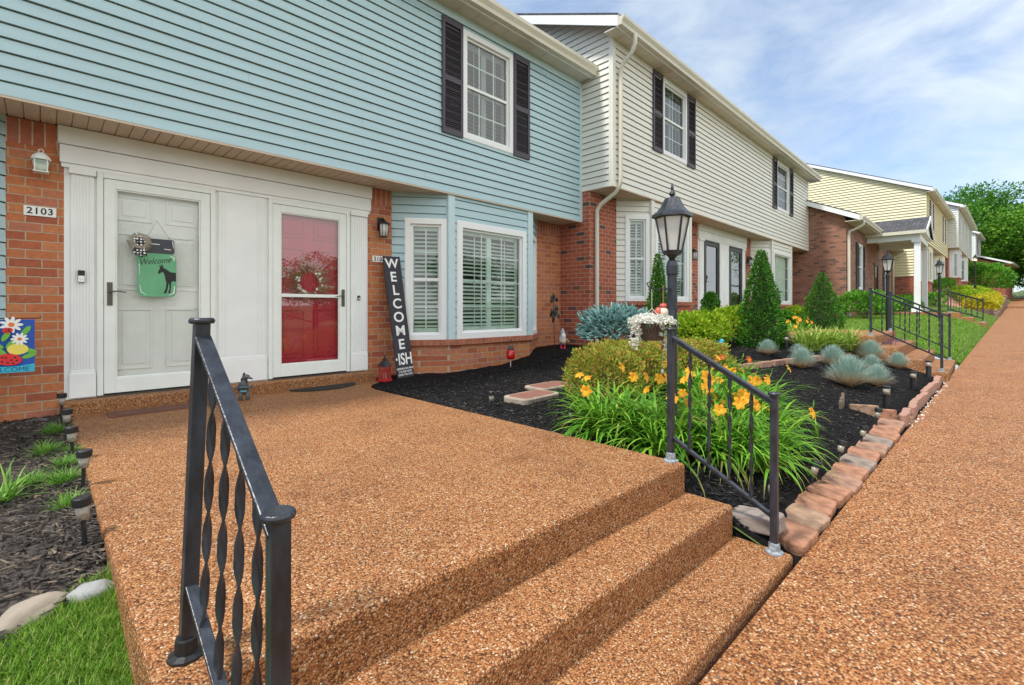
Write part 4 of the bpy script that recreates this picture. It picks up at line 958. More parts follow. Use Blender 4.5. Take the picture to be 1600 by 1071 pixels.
def stems_mb(R_, seed=1, n=9):
    r = random.Random(seed); mb = MB()
    for _ in range(n):
        a = r.uniform(0, 6.28); q = r.uniform(.2, .7); mb.tube([(0, 0, -.05), (R_[0] * q * .5 * math.cos(a), R_[1] * q * .5 * math.sin(a), R_[2] * .35), (R_[0] * q * math.cos(a), R_[1] * q * math.sin(a), R_[2] * .75)], [.012, .009, .004], 5)
    return mb
def shrub(name, label, cat, loc, R_, n, ll, lw, g, seed=1, group=None, **k):
    t = thing(name, label, cat, loc, group=group); shrub_mb(R_, n, ll, lw, seed, **k).build('foliage', G[g], t); stems_mb(R_, seed).build('stems', G['bark'], t); return t

# conical evergreens
def cone_evergreen(label, loc, h, rad, seed, n=9000, group='conical evergreens'):
    t = thing('conical_evergreen', label, 'evergreen', loc, group=group); r = random.Random(seed); mb = MB(); so = Vector((seed, 0, seed))
    for _ in range(n):
        z = 1 - (1 - r.random() ** 1.0) ** .62 if r.random() < .9 else r.random(); z = min(.99, z); a = r.uniform(0, 2 * math.pi)
        prof = (1 - z) ** .8 * (1.0 if z > .12 else .80 + z * 1.67) + .03
        cl = 1 + .30 * noise.noise(Vector((math.cos(a) * 2.2, math.sin(a) * 2.2, z * h * 4)) + so) + .20 * noise.noise(Vector((math.cos(a) * 6, math.sin(a) * 6, z * h * 14)) + so)
        k = prof * rad * cl * (.80 + .20 * r.random() ** .4); o = Vector((math.cos(a), math.sin(a), 0)); p = o * k + Vector((0, 0, z * h))
        d = (o * .75 + Vector((0, 0, .55)) + rv(r) * .65).normalized(); leaf(mb, p, d, (o + rv(r) * .9).normalized(), r.uniform(.03, .062) * (1.7 if r.random() < .04 else 1), r.uniform(.012, .024))
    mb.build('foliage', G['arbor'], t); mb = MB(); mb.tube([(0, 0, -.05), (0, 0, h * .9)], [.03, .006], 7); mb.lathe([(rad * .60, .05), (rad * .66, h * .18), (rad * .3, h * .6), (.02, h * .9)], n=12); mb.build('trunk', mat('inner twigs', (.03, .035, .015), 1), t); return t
def at(px, t_): xp = (px - 800) / 736; return (t_ * (1 + xp) / S2, t_ * (1 - xp) / S2)
def loc(px, t_, dz=0): a = at(px, t_); return (a[0], a[1], gz(*a) + dz)
cone_evergreen('taller dense conical evergreen in the middle of the planting bed', loc(1189, 8.2), 1.68, .40, 2, 12000)
cone_evergreen('shorter conical evergreen in front of the brown brick cottage wall', loc(1284, 12.0), 1.50, .50, 5, 9000)
cone_evergreen('slim evergreen behind the hanging basket and lamp post', loc(1028, 8.2), 1.65, .24, 8, 6000)
mb_t = thing('spiral_topiary', 'small rounded dwarf evergreen before the black storm door', 'evergreen', loc(1110, 9.6))
for k, (z, q) in enumerate(((.55, .22), (.80, .17), (.98, .10))):
    b = shrub_mb((q, q, q * 1.6), 1100, .045, .02, 20 + k, lumps=.15, bottom=-1); b.v = [(x, y, zz + z - .2) for x, y, zz in b.v]; b.build('foliage', G['arbor'], mb_t)
mb = MB(); mb.tube([(0, 0, -.05), (0, 0, .95)], .02, 7); mb.build('trunk', G['bark'], mb_t)

# blue spruce: finger-like twigs covered in needles
def blue_spruce(loc_):
    t = thing('blue_spruce', 'dwarf blue spruce on a short dark stem before the brick pier', 'spruce', loc_); r = random.Random(4)
    fm = MB(); nm = MB()
    for i in range(1250):
        v = rv(r); 
        if v.z < -.45: v.z *= -1
        k = r.uniform(.55, 1.0) * (1 + .2 * noise.noise(v * 2.5)); p = Vector((v.x * .50 * k, v.y * .50 * k, .47 + v.z * .27 * k))
        d = (Vector((v.x * .8, v.y * .8, v.z * .4 + .35)) + rv(r) * .45).normalized(); l = r.uniform(.05, .10)
        for j in range(44):
            f = r.random(); c = p + d * l * f; q = d.orthogonal().normalized(); q.rotate(Matrix.Rotation(r.uniform(0, 6.28), 3, d)); nd = (q * .9 + d * .75).normalized(); ln = .021 * (1.15 - f * .45); s = nd.cross(d).normalized() * .0022
            nm.add([c - s, c + s, c + nd * ln], [(0, 1, 2)])
        fm.tube([p, p + d * l * .5, p + d * l], [.011, .012, .003], 6, cap=False)
    nm.build('needles', G['spruce'], t); fm.build('twigs', G['spruce'], t)
    mb = MB(); mb.tube([(.02, 0, -.1), (0, 0, .15), (-.03, .02, .3), (0, 0, .5)], [.035, .03, .03, .02], 8)
    for k in range(9): a = k * .7; mb.tube([(0, 0, .2), (.2 * math.cos(a), .2 * math.sin(a), .33), (.4 * math.cos(a), .4 * math.sin(a), .42)], [.018, .012, .005], 5)
    mb.build('trunk', G['bark'], t); return t
blue_spruce(loc(966, 6.7, -.02)).scale = (1.12, 1.12, 1.15)

# blade plants
def blades(n, l, wd, seed, spread=.05, lean=(.1, 1.1), segs=4, droop=1.0, lv=.3):
    r = random.Random(seed); mb = MB()
    for _ in range(n):
        a = r.uniform(0, 2 * math.pi); th = r.uniform(*lean); ll = l * r.uniform(1 - lv, 1 + lv * .5); o = Vector((math.cos(a), math.sin(a), 0)); q = r.random() ** .5 * spread; b = r.uniform(0, 6.28)
        p = Vector((q * math.cos(b), q * math.sin(b), 0)); side = Vector((-math.sin(a), math.cos(a), 0)); vs = []; sg = ll / segs; ang = th
        for k in range(segs + 1):
            f = k / segs; wq = wd * (1 - f ** 2.2) * (.7 + .6 * min(1, f * 3)) / 2 if k < segs else .0006
            vs += [p - side * wq, p + side * wq]; d = o * math.sin(ang) + Vector((0, 0, math.cos(ang))); p = p + d * sg; ang = min(2.7, ang + droop * (.3 + f) * r.uniform(.6, 1.2) / segs * 1.6)
        mb.add(vs, [(2 * k, 2 * k + 1, 2 * k + 3, 2 * k + 2) for k in range(segs)])
    return mb
# blue fescue tufts
fes = [blades(1500, .235, .0034, 30 + k, .035, (0, 1.25), 4, .25, .12) for k in range(3)]
fl = [b.build('fescue_tuft', G['fescue']) for b in fes]
fesp = [(1199, 556, .85, 'leftmost, behind the orange lilies'), (1254, 578, 1.1, 'second from the left, beside the lilies'), (1247, 562, .8, 'small one at the back left'), (1301, 574, 1.15, 'tall one behind the widest tuft'), (1326, 606, 1.45, 'widest and nearest, with straw-coloured base'), (1370, 606, 1.05, 'right of the widest tuft'), (1362, 582, .9, 'middle one, paler'), (1360, 566, 1.25, 'darker one below the purple spikes'), (1403, 578, .95, 'rightmost, by the second steps')]
for k, (px, py, sc, nm) in enumerate(fesp):
    o = fl[k] if k < 3 else dup(fl[k % 3]); p = gp(px, py); o.location = (p.x, p.y, p.z + .01); o.rotation_euler = (0, 0, k * 1.7); o.scale = (sc * .92, sc * .92, sc * 1.2); tag(o, 'spiky blue-green fescue tuft, ' + nm, 'ornamental grass', 'blue fescue tufts')
# liriope tufts on the left
lir = [blades(230, .17, .006, 50 + k, .05, (.2, 1.3), 4, .8).build('grass_tuft', G['liriope']) for k in range(2)]
for k, (px, py, sc, nm) in enumerate(((85, 682, 1.0, 'farthest, closest to the brick wall'), (72, 714, 1.0, 'left one of the second pair'), (104, 735, .9, 'right, under the solar lights'), (52, 762, .8, 'leftmost, in grey mulch'), (98, 760, 1.0, 'middle, widest'), (108, 798, .85, 'nearest, beside the second solar light'), (112, 712, .7, 'small, touching the landing edge'))):
    o = lir[k] if k < 2 else dup(lir[k % 2]); p = gp(px, py); o.location = p; o.rotation_euler = (0, 0, k * 2.1); o.scale = (sc * .72,) * 3; tag(o, 'low green grass tuft, ' + nm, 'grass tuft', 'grass tufts in the left bed')
o = blades(40, .24, .010, 59, .03, (.3, 1.2), 5, .8).build('grass_tuft', G['liriope']); o.location = gp(4, 790); tag(o, 'yellow-green strap leaves at the left picture edge', 'grass tuft')

# daylilies
def flower_mb(r, s=.062):
    mb = MB(); d = Vector((0, 0, 1))
    for k in range(6):
        a = k * math.pi / 3 + r.uniform(-.1, .1); o = Vector((math.cos(a), math.sin(a), 0)); sd = Vector((-math.sin(a), math.cos(a), 0)); wq = .4 if k % 2 else .56; mb.cur = 0
        P = [(.0, 0, .03), (.30, .28, .20), (.62, .38, .36), (.90, .34, .27), (1.06, .22, .05)]; vs = []
        for rr, zz, ww in P: vs += [o * rr * s + Vector((0, 0, zz * s)) - sd * ww * wq * s * 2, o * rr * s + Vector((0, 0, (zz - .05) * s)), o * rr * s + Vector((0, 0, zz * s)) + sd * ww * wq * s * 2]
        n0 = len(mb.f); mb.add(vs, [f for q in range(4) for f in ((3 * q, 3 * q + 1, 3 * q + 4, 3 * q + 3), (3 * q + 1, 3 * q + 2, 3 * q + 5, 3 * q + 4))]); mb.mi[n0] = mb.mi[n0 + 1] = 1
    mb.cur = 1; mb.tube([(0, 0, .02 * s), (.1 * s, 0, .55 * s)], .0018, 4); mb.tube([(0, 0, .02 * s), (-.1 * s, .1 * s, .5 * s)], .0018, 4); mb.cur = 0; return mb
fmeshes = []
def lily(px, py, label, leaves, l, nfl, seed, flw='petal', p=None, lw=.021, sq=1):
    p = p or gp(px, py); t = thing('daylily_clump', label, 'daylily', p); r = random.Random(seed)
    blades(int(leaves * 1.7), l, lw, seed, .20, (.05, 1.2), 8, 1.75).build('leaves', G['lily'], t)
    st = MB()
    for i in range(nfl + nfl // 2):
        a = r.uniform(0, 6.28); q = r.uniform(.1, .42); h = l * r.uniform(.62, .86); e = Vector((q * math.cos(a), q * math.sin(a), h)); st.tube([(q * .2 * math.cos(a), q * .2 * math.sin(a), 0), (e.x * .6, e.y * .6, h * .6), e], [.0035, .003, .0025], 5)
        if i >= nfl or r.random() < .6:   # buds
            st.tube([e, e + Vector((.012, .0, .02)), e + Vector((.02, 0, .05))], [.003, .006, .002], 5)
        if i < nfl:
            mb = flower_mb(r, r.uniform(.037, .048)); f = mb.build('flower', [G[flw], G['throat']], t, loc=e + Vector((0, 0, .01)), smooth=True)
            d = (Vector((e.x, e.y, 0)).normalized() * .5 + Vector((-.6, -.7, 0)) * r.uniform(.3, 1.0) + Vector((0, 0, r.uniform(.1, .7)))).normalized(); f.rotation_euler = d.to_track_quat('Z', 'Y').to_euler()
    st.build('flower_stems', G['lily'], t); return t
def lz(x, y): return Vector((x, y, gz(x, y)))
lily(0, 0, 'left front daylily clump at the landing edge with yellow-orange flowers', 200, .58, 7, 3, p=lz(3.28, 2.12))
lily(0, 0, 'daylily clump at the base of the tall lamp post', 170, .60, 3, 4, p=lz(3.30, 1.70))
lily(0, 0, 'daylily clump right in front, behind the stair handrail balusters', 190, .55, 8, 5, p=lz(3.62, 1.42))
lily(0, 0, 'daylily clump in the middle of the mass, rich in orange flowers', 180, .60, 12, 6, p=lz(4.15, 1.62))
lily(0, 0, 'rightmost rounded daylily clump beside the blue fescues', 220, .56, 8, 7, p=lz(4.72, 1.55))
lily(0, 0, 'daylily clump hanging over the open mulch behind the lower handrail end', 190, .50, 6, 17, p=lz(4.12, 1.30))
lily(0, 0, 'front daylily clump closest to the sloping bottom rail', 150, .48, 4, 18, p=lz(3.72, 1.22))
lily(0, 0, 'back right daylily clump next to the shrub mounds', 170, .58, 5, 8, p=lz(4.7, 2.05))
lily(0, 0, 'daylily clump with dark red flowers at the back of the mass', 120, .50, 4, 9, 'redpetal', p=lz(5.75, 2.15))
for k, (px, py, nm, n) in enumerate(((1277, 688, 'single young sprout alone in the black mulch', 10), (1205, 740, 'young sprout just behind the right handrail', 9))):
    o = blades(n, .22, .014, 80 + k, .015, (.0, .9), 6, .6).build('daylily_sprout', G['lily']); p = gp(px, py); o.location = p; o.scale = (.9,) * 3; tag(o, nm, 'seedling')

# mounded shrubs with reddish tips behind the lilies
for k, (x, y, q, h, nm) in enumerate(((3.98, 2.66, .44, .56, 'leftmost shrub mound with reddish tips, nearest the stepping stones'), (4.55, 2.62, .45, .56, 'second reddish-tipped mound, behind the lamp post'), (5.15, 2.55, .48, .55, 'third reddish-tipped mound, below the hanging basket'), (5.75, 2.5, .45, .52, 'rightmost reddish-tipped mound in the row behind the lilies'), (4.95, 3.15, .45, .5, 'reddish-tipped mound at the very back, nearest the blue spruce'))):
    shrub('mounded_shrub', nm, 'shrub', (x, y, gz(x, y) - .04), (q, q * .85, h * 1.12), 6500, .036, .017, 'spirea', 40 + k, 'reddish tipped shrub mounds', lumps=.22, lf=3.5)
# lime shrubs in front of the off-white house
for k, (px, t_, q, h, g, nm) in enumerate(((1075, 7.9, .36, .62, 'lime', 'lime green shrub right of the hanging basket'), (1103, 8.1, .34, .62, 'lime', 'lime green shrub behind the blue bird ornament'), (1142, 8.6, .40, .66, 'lime', 'lime green shrub left of the tall conical evergreen'), (1058, 8.6, .30, .45, 'green', 'low green shrub beneath the basket'),
        (1243, 13.5, .36, .55, 'lime', 'lime shrub at the foot of the far bay window'), (1224, 13.0, .3, .45, 'green', 'dark shrub under the far bay window'), (1352, 16.2, .75, .95, 'green', 'broad green shrub before the cottage shutters'), (1374, 18.5, .6, .8, 'green', 'green shrub left of the cottage door'), (1408, 20, .7, .7, 'green', 'green shrub at the cottage porch'))):
    shrub('leafy_shrub', nm, 'shrub', loc(px, t_, -.03), (q, q, h), 3200, .07 if t_ < 10 else .10, .035 if t_ < 10 else .05, g, 60 + k, lumps=.35, lf=2.6)
# pale strap-leaved row, orange daylilies and purple spikes behind
for k, (px, py, sc) in enumerate(((1262, 548, 1.0), (1290, 548, 1.0), (1318, 549, 1.05), (1346, 552, 1.0))):
    o = blades(240, .34, .017, 90 + k, .12, (.1, 1.0), 6, 1.0).build('variegated_lilyturf', G['hosta']); p = gp(px, py); o.location = p; o.scale = (sc * 1.3,) * 3; tag(o, 'pale green strap-leaved plant, %s from the left in the row behind the edging bricks' % ordn[k], 'perennial', 'pale strap-leaved plants')
lily(0, 0, 'distant orange daylilies left of the shorter conical evergreen', 110, .5, 9, 15, p=Vector(loc(1246, 10.2, .05)))
lily(0, 0, 'distant orange daylilies beside the tall conical evergreen', 90, .5, 7, 16, p=Vector(loc(1232, 9.4, .05)))
for k, (px, py, sc, nm) in enumerate(((1385, 556, 1.0, 'purple flower spikes at the left of the second steps'), (1400, 548, .8, 'purple spikes touching the second handrail foot'), (1243, 545, .7, 'small purple plant left of the pale strap-leaved row'))):
    t = thing('purple_salvia', nm, 'flower', gp(px, py)); blades(90, .22 * sc, .012, 100 + k, .08, (.2, 1.2), 4, .8).build('leaves', G['liriope'], t)
    blades(130, .32 * sc, .013, 104 + k, .10, (.0, 1.1), 5, .25).build('flower_spikes', G['salvia'], t)
# golden shrubs on the terrace
def terr(x, d): return gz(x, Ye(x) + d) + .02
for k, (x, d, q, h, g, nm) in enumerate(((34.8, .72, .66, .78, 'yellow', 'nearest golden shrub at the terrace corner'), (37.6, .80, .75, .82, 'yellow', 'second golden shrub behind the nearest one'), (41.4, .9, .85, .9, 'yellow', 'third golden shrub, larger, up the terrace'), (46.5, 1.1, .95, .95, 'yellow', 'farthest golden shrub on the terrace'), (38.6, 1.6, 1.0, .85, 'lime', 'wide green shrub left of the golden shrubs'), (43, 1.7, 1.2, .9, 'lime', 'green shrub under the glowing lantern'))):
    shrub('golden_shrub' if g == 'yellow' else 'leafy_shrub', nm, 'shrub', (x, Ye(x) + d, terr(x, d) - .05), (q, q, h), 2600, .14, .07, g, 120 + k, lumps=.2)
shrub('round_bush', 'big feathery green bush beyond the retaining wall', 'shrub', (60, .1, 1.2), (1.9, 1.9, 2.9), 5200, .30, .10, 'green', 140, lumps=.3)
shrub('round_bush', 'leafy bush closing the view at the end of the sidewalk', 'shrub', (95, -3.6, gz(95, -3.6) - .3), (4.5, 4.2, 6.5), 6500, .45, .16, 'green', 143, lumps=.35)
shrub('round_bush', 'dark leafy bush on the street side of the far sidewalk end', 'shrub', (84, -6.9, gz(84, -6.9) - .4), (2.6, 2.6, 4.6), 4000, .4, .15, 'green', 144, lumps=.35)
shrub('round_bush', 'green bush at the right picture edge by the far sidewalk', 'shrub', (66, -5.6, .5), (1.7, 1.7, 2.4), 3000, .3, .10, 'green', 141, lumps=.3)
for k, (x, y, q) in enumerate(((31.0, 2.3, .4), (36.5, 2.6, .45), (38.6, 2.4, .5), (41, 2.3, .5))):
    shrub('leafy_shrub', 'low dark shrub, %s from the left at the foot of the yellow house' % ordn[k], 'shrub', (x, y - .6, gz(x, y - .6)), (q, q, .6), 900, .12, .05, 'green', 150 + k)

# trees
def tree_parts(t, H, cr, seed, g, n, ll=.34, base=.25):
    r = random.Random(seed); mb = MB(); fo = MB(); th = H * .72
    mb.tube([(0, 0, -1), (.1, 0, th * .35), (-.1, .1, th * .7), (.1, 0, th)], [H * .028, H * .022, H * .014, H * .005], 8)
    tips = []
    for k in range(26):
        a = r.uniform(0, 6.28); z = H * r.uniform(base, .88); f = (z / H - base) / (1 - base); q = cr * math.sqrt(max(.06, 1 - (2 * f - .8) ** 2 / 1.5)) * r.uniform(.65, 1.08)
        e = Vector((q * math.cos(a), q * math.sin(a), z + q * .12)); m = Vector((e.x * .5, e.y * .5, z - q * .12)); s0 = Vector((0, 0, min(th, z - q * .35)))
        mb.tube([s0, m, e], [H * .010, H * .006, H * .002], 5); tips += [(e, 1), (m.lerp(e, .5), .9), (m.lerp(e, .15), .7)]
    tips.append((Vector((0, 0, H * .93)), .9))
    for e, w_ in tips:
        cs = cr * .30 * w_ * r.uniform(.8, 1.25)
        for _ in range(int(n / len(tips))):
            v = rv(r) * r.random() ** .4; p = e + Vector((v.x * cs * 1.25, v.y * cs * 1.25, v.z * cs * .5 - abs(v.x * v.y) * .3)); leaf(fo, p, (v + rv(r) * .8).normalized(), (Vector((0, 0, 1)) + rv(r) * .8).normalized(), ll * r.uniform(.6, 1.3), ll * .55 * r.uniform(.7, 1.2))
    mb.build('trunk', G['bark'], t, smooth=True); fo.build('crown', G[g], t)
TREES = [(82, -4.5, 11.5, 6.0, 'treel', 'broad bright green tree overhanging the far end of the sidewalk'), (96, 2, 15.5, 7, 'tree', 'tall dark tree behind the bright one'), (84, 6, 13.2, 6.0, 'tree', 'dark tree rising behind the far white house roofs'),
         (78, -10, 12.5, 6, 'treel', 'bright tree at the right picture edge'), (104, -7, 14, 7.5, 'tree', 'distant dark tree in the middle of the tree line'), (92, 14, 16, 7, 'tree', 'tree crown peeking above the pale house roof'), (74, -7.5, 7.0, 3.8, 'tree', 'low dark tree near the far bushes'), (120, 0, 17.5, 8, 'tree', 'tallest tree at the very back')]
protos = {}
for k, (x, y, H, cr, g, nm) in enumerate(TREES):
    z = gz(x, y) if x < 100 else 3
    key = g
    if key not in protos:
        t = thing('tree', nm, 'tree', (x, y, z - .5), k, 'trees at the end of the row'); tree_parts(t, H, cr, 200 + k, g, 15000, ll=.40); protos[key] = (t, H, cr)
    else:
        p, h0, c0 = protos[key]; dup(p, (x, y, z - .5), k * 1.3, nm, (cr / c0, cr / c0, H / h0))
# trees across the street, seen in the window reflections
for k, (x, y, s) in enumerate(((-12, -26, .7), (4, -30, .8), (16, -27, .65), (30, -29, .8), (48, -30, .8))):
    p, h0, c0 = protos['tree']; dup(p, (x, y, -2.2), k * 1.9, ('tree across the street, %s from the left of those mirrored in the windows' % ordn[k]), (s, s, s * .7))

# lawn blades
def lawn(n, f, l, wd, label, seed=1):
    r = random.Random(seed); mb = MB()
    for _ in range(n):
        X, Y = f(r); z = gz(X, Y) - .006; a = r.uniform(0, 6.28); th = r.uniform(.05, 1.0); ll = l * r.uniform(.5, 1.2); o = Vector((math.cos(a), math.sin(a), 0)); s = Vector((-math.sin(a), math.cos(a), 0)) * wd / 2; p = Vector((X, Y, z))
        m = p + (o * math.sin(th * .6) + Vector((0, 0, math.cos(th * .6)))) * ll * .55; e = m + (o * math.sin(th + .4) + Vector((0, 0, math.cos(th + .4)))) * ll * .5
        mb.add([p - s, p + s, m + s * .8, m - s * .8, e], [(0, 1, 2, 3), (3, 2, 4)])
    tag(mb.build('lawn_grass', G['lawn']), label, 'grass', kind='stuff')
def lf1(r):
    X = .192 - 1.0 * r.random() ** 1.5; y1 = lawnline(X) + r.uniform(-.02, .06); return X, y1 - (y1 - 1.3) * r.random() ** 1.1
lawn(62000, lf1, .055, .0032, 'bright grass below the rocks at the left picture edge')
def lf2(r):
    X = 12.7 + 20 * r.random() ** 1.5; return X, Ye(X) + .02 + (lerp_t(X, [(12.7, 1.9), (15, 3.6), (20, 3.4), (33, 3.2)]) - Ye(X)) * r.random()
lawn(90000, lf2, .07, .008, 'green lawn between the second steps and the cottage', 2)
# ------------------------------------------------------------ things on and by the house fronts
YW = 5.9   # ground floor wall of the blue house
FONT = None
def text_mesh(s, size, depth=.002, spacing=1.0, shear=0, bold=0):
    cu = bpy.data.curves.new('t', 'FONT'); cu.body = s; cu.size = size; cu.extrude = depth; cu.align_x = 'CENTER'; cu.align_y = 'CENTER'; cu.space_character = spacing; cu.shear = shear; cu.offset = bold
    o = bpy.data.objects.new('t', cu); COL.objects.link(o); dg = bpy.context.evaluated_depsgraph_get(); me = bpy.data.meshes.new_from_object(o.evaluated_get(dg)); bpy.data.objects.remove(o); bpy.data.curves.remove(cu); return me
def text(name, s, size, m, parent, loc, rot=(R(90), 0, 0), **k):
    me = text_mesh(s, size, **k); me.materials.clear(); me.materials.append(m); o = bpy.data.objects.new(name, me); COL.objects.link(o); o.parent = parent; o.location = loc; o.rotation_euler = rot; return o
paintw = mat('white lettering', (.85, .85, .82), .6); paintk = mat('black lettering', (.015, .015, .018), .6)

# white lantern light, left
t = thing('wall_lantern', 'small white wall lantern with ring on the left brick strip', 'wall light', (-.0, YW - .02, 1.29))
mb = MB(); mb.lathe([(.055, 0), (.05, .02), (.01, .025)], n=16); mb.v = [(x, -z, y - .0) for x, y, z in mb.v]; mb.bar((0, -.0, .02), (0, -.07, .06), .014, .014); mb.build('back_plate', M['doorwhite'], t)
mb = MB(); hz = -.09
for dx, dy in ((-.04, -.04), (.04, -.04), (.04, .04), (-.04, .04)): mb.bar((dx, dy - .085, hz), (dx, dy - .085, hz + .10), .007, .007)
mb.box(-.05, .05, -.135, -.035, hz - .008, hz); mb.lathe([(.068, hz + .10), (.064, hz + .115), (.05, hz + .14), (.03, hz + .157), (.008, hz + .162)], (0, -.085, 0), 12)
pts = [(.016 * math.cos(a * .5236), -.085, hz + .178 + .016 * math.sin(a * .5236)) for a in range(13)]; mb.tube(pts, .0035, 6); mb.build('lantern_cage', M['doorwhite'], t)
mb = MB(); mb.ball((0, -.085, hz + .035), .028); mb.build('bulb', mat('cream bulb', (.8, .74, .5), .3), t, smooth=True)
mb = MB(); mb.box(-.036, .036, -.121, -.049, hz, hz + .098); mb.build('glass', M['glass'], t)
# black lantern, right of the red door
def blk_lantern(loc_, label, sc=1):
    t = thing('wall_lantern', label, 'wall light', loc_)
    mb = MB(); mb.box(-.045, .045, -.02, .0, -.03, .15); mb.bar((0, -.01, .12), (0, -.09, .12), .018, .016); mb.build('back_plate', M['black'], t, bevel=.003)
    mb = MB(); mb.lathe([(.085, .05), (.08, .062), (.04, .085), (.02, .105), (.012, .12)], (0, -.09, 0), 16); mb.lathe([(.05, -.13), (.055, -.12)], (0, -.09, 0), 16)
    for k in range(8): a = k * math.pi / 4; mb.bar((.054 * math.cos(a), -.09 + .054 * math.sin(a), -.12), (.064 * math.cos(a), -.09 + .064 * math.sin(a), .052), .005, .005)
    mb.build('lantern_cage', M['black'], t)
    mb = MB(); mb.lathe([(.05, -.12), (.06, .05)], (0, -.09, 0), 16); mb.build('glass', M['glasslamp'], t, smooth=True); t.scale = (sc,) * 3; return t
blk_lantern((3.32, YW - .005, 1.12), 'black wall lantern above the number 2105')
blk_lantern((11.55, 5.2, 1.38), 'black wall lantern left of the black storm doors', 1.1); blk_lantern((15.6, 5.2, 1.5), 'black wall lantern right of the black storm doors', 1.1)
# number plates
def plate(s, loc_, w_, h_, label):
    t = thing('house_number', label, 'house number', loc_); mb = MB(); mb.box(-w_ / 2, w_ / 2, -.008, 0, -h_ / 2, h_ / 2); mb.build('plate', paintw, t, bevel=.002)
    if s: text('digits', s, h_ * .92, paintk, t, (0, -.0085, 0), spacing=1.12, bold=.0015, depth=.0008)
plate('2103', (-.005, YW - .003, .866), .205, .085, 'white plate reading 2103 under the white lantern')
plate('2105', (3.30, YW - .003, .695), .20, .085, 'white plate reading 2105 partly behind the tall sign')
plate('', (11.5, 5.19, .95), .2, .09, 'small blank-looking white number plate left of the far doors'); plate('', (15.6, 5.19, .95), .2, .09, 'small white number plate right of the far doors')
# door bells
for (x, z, m1, m2, lab) in ((.262, .30, M['black'], M['white'], 'black and silver video doorbell left of the white door'), (2.985, .155, M['black'], M['bulb'], 'small dark doorbell right of the red door')):
    t = thing('doorbell', lab, 'doorbell', (x, YW - .032, z)); mb = MB(); mb.box(-.024, .024, -.02, 0, -.05, .06) if x < 1 else mb.box(-.018, .018, -.015, 0, -.03, .03); mb.build('case', m1, t, bevel=.003)
    mb = MB()
    if x < 1: mb.box(-.022, .022, -.023, -.0201, -.048, .01); mb.lathe([(.012, 0), (.012, .004)], n=14); mb.v = mb.v[:8] + [(a, -.023 - c, b - .015) for a, b, c in mb.v[8:]]; mb.build('button', M['white'], t)
    else: mb.box(-.012, .012, -.018, -.0151, -.02, .0); mb.build('button', mat('cream button', (.7, .6, .35), .4), t)
# camera-less detail: green jar-shaped welcome sign
yd = YW - .035
t = thing('welcome_sign', 'green jar-shaped Welcome sign with dark lid, donkey and polka-dot bow', 'door sign', (.825, yd, .345)); t.scale = (.94, 1, 1.16)
def rrect(w_, h_, r_, n=5, cx=0, cz=0):
    P = []
    for sx, sz, a0 in ((1, 1, 0), (-1, 1, 90), (-1, -1, 180), (1, -1, 270)):
        for k in range(n): a = R(a0 + 90 * k / (n - 1)); P.append((cx + sx * (w_ / 2 - r_) + r_ * math.cos(a), cz + sz * (h_ / 2 - r_) + r_ * math.sin(a)))
    return P
fx = lambda u, z, o: (u, -o, z)
mb = MB(); mb.prism(rrect(.335, .375, .05), fx, 0, .012); mb.build('jar', mat('sign green', (.14, .42, .22), .5, noise_amt=.12), t, bevel=.002)
mb = MB(); mb.prism(rrect(.30, .125, .02, cz=.25), fx, 0, .014); mb.build('jar_lid', mat('sign charcoal', (.045, .05, .065), .5), t, bevel=.002)
mb = MB()
for P in ([(-.155, .09), (-.152, .0), (-.15, .0), (-.15, .09)], [(-.15, -.09), (-.14, -.15), (-.09, -.175), (-.09, -.172), (-.135, -.145), (-.145, -.09)], [(.145, .13), (.14, .155), (.11, .17), (.11, .175), (.15, .16), (.152, .13)], [(.148, -.09), (.14, -.15), (.10, -.172), (.10, -.176), (.15, -.155), (.154, -.09)], [(-.10, .265), (.02, .262), (.02, .268), (-.10, .272)], [(.06, .225), (.12, .222), (.12, .228), (.06, .231)], [(.13, .30), (.14, .24), (.144, .24), (.138, .303)]):
    mb.prism(P, fx, .0125, .0150)
mb.build('highlights', paintw, t)
mb = MB(); dn = [(.170, .055), (.12, .06), (.085, .085), (.058, .098), (.052, .125), (.045, .135), (.040, .105), (.030, .128), (.024, .118), (.028, .092), (.010, .055), (.012, .045), (.024, .040), (.045, .058), (.058, .055), (.072, .020), (.078, -.02), (.085, -.04), (.078, -.10), (.062, -.135), (.060, -.145), (.082, -.143), (.096, -.105), (.104, -.05), (.110, -.05), (.112, -.10), (.100, -.132), (.100, -.140), (.120, -.138), (.124, -.10), (.128, -.035), (.145, -.025), (.170, -.03)]
mb.prism([(x - .006, z * .92 - .025) for x, z in dn], fx, .0122, .0140); mb.build('donkey_silhouette', paintk, t)
text('lettering', 'Welcome', .07, paintk, t, (-.02, -.0128, .118), rot=(R(90), R(-8), 0), shear=.35, depth=.0008)
mb = MB(); mb.tube([(-.09, -.01, .31), (-.005, -.012, .47), (.115, -.01, .31)], .0022, 5); mb.build('string', mat('twine', (.30, .22, .14), .9), t)
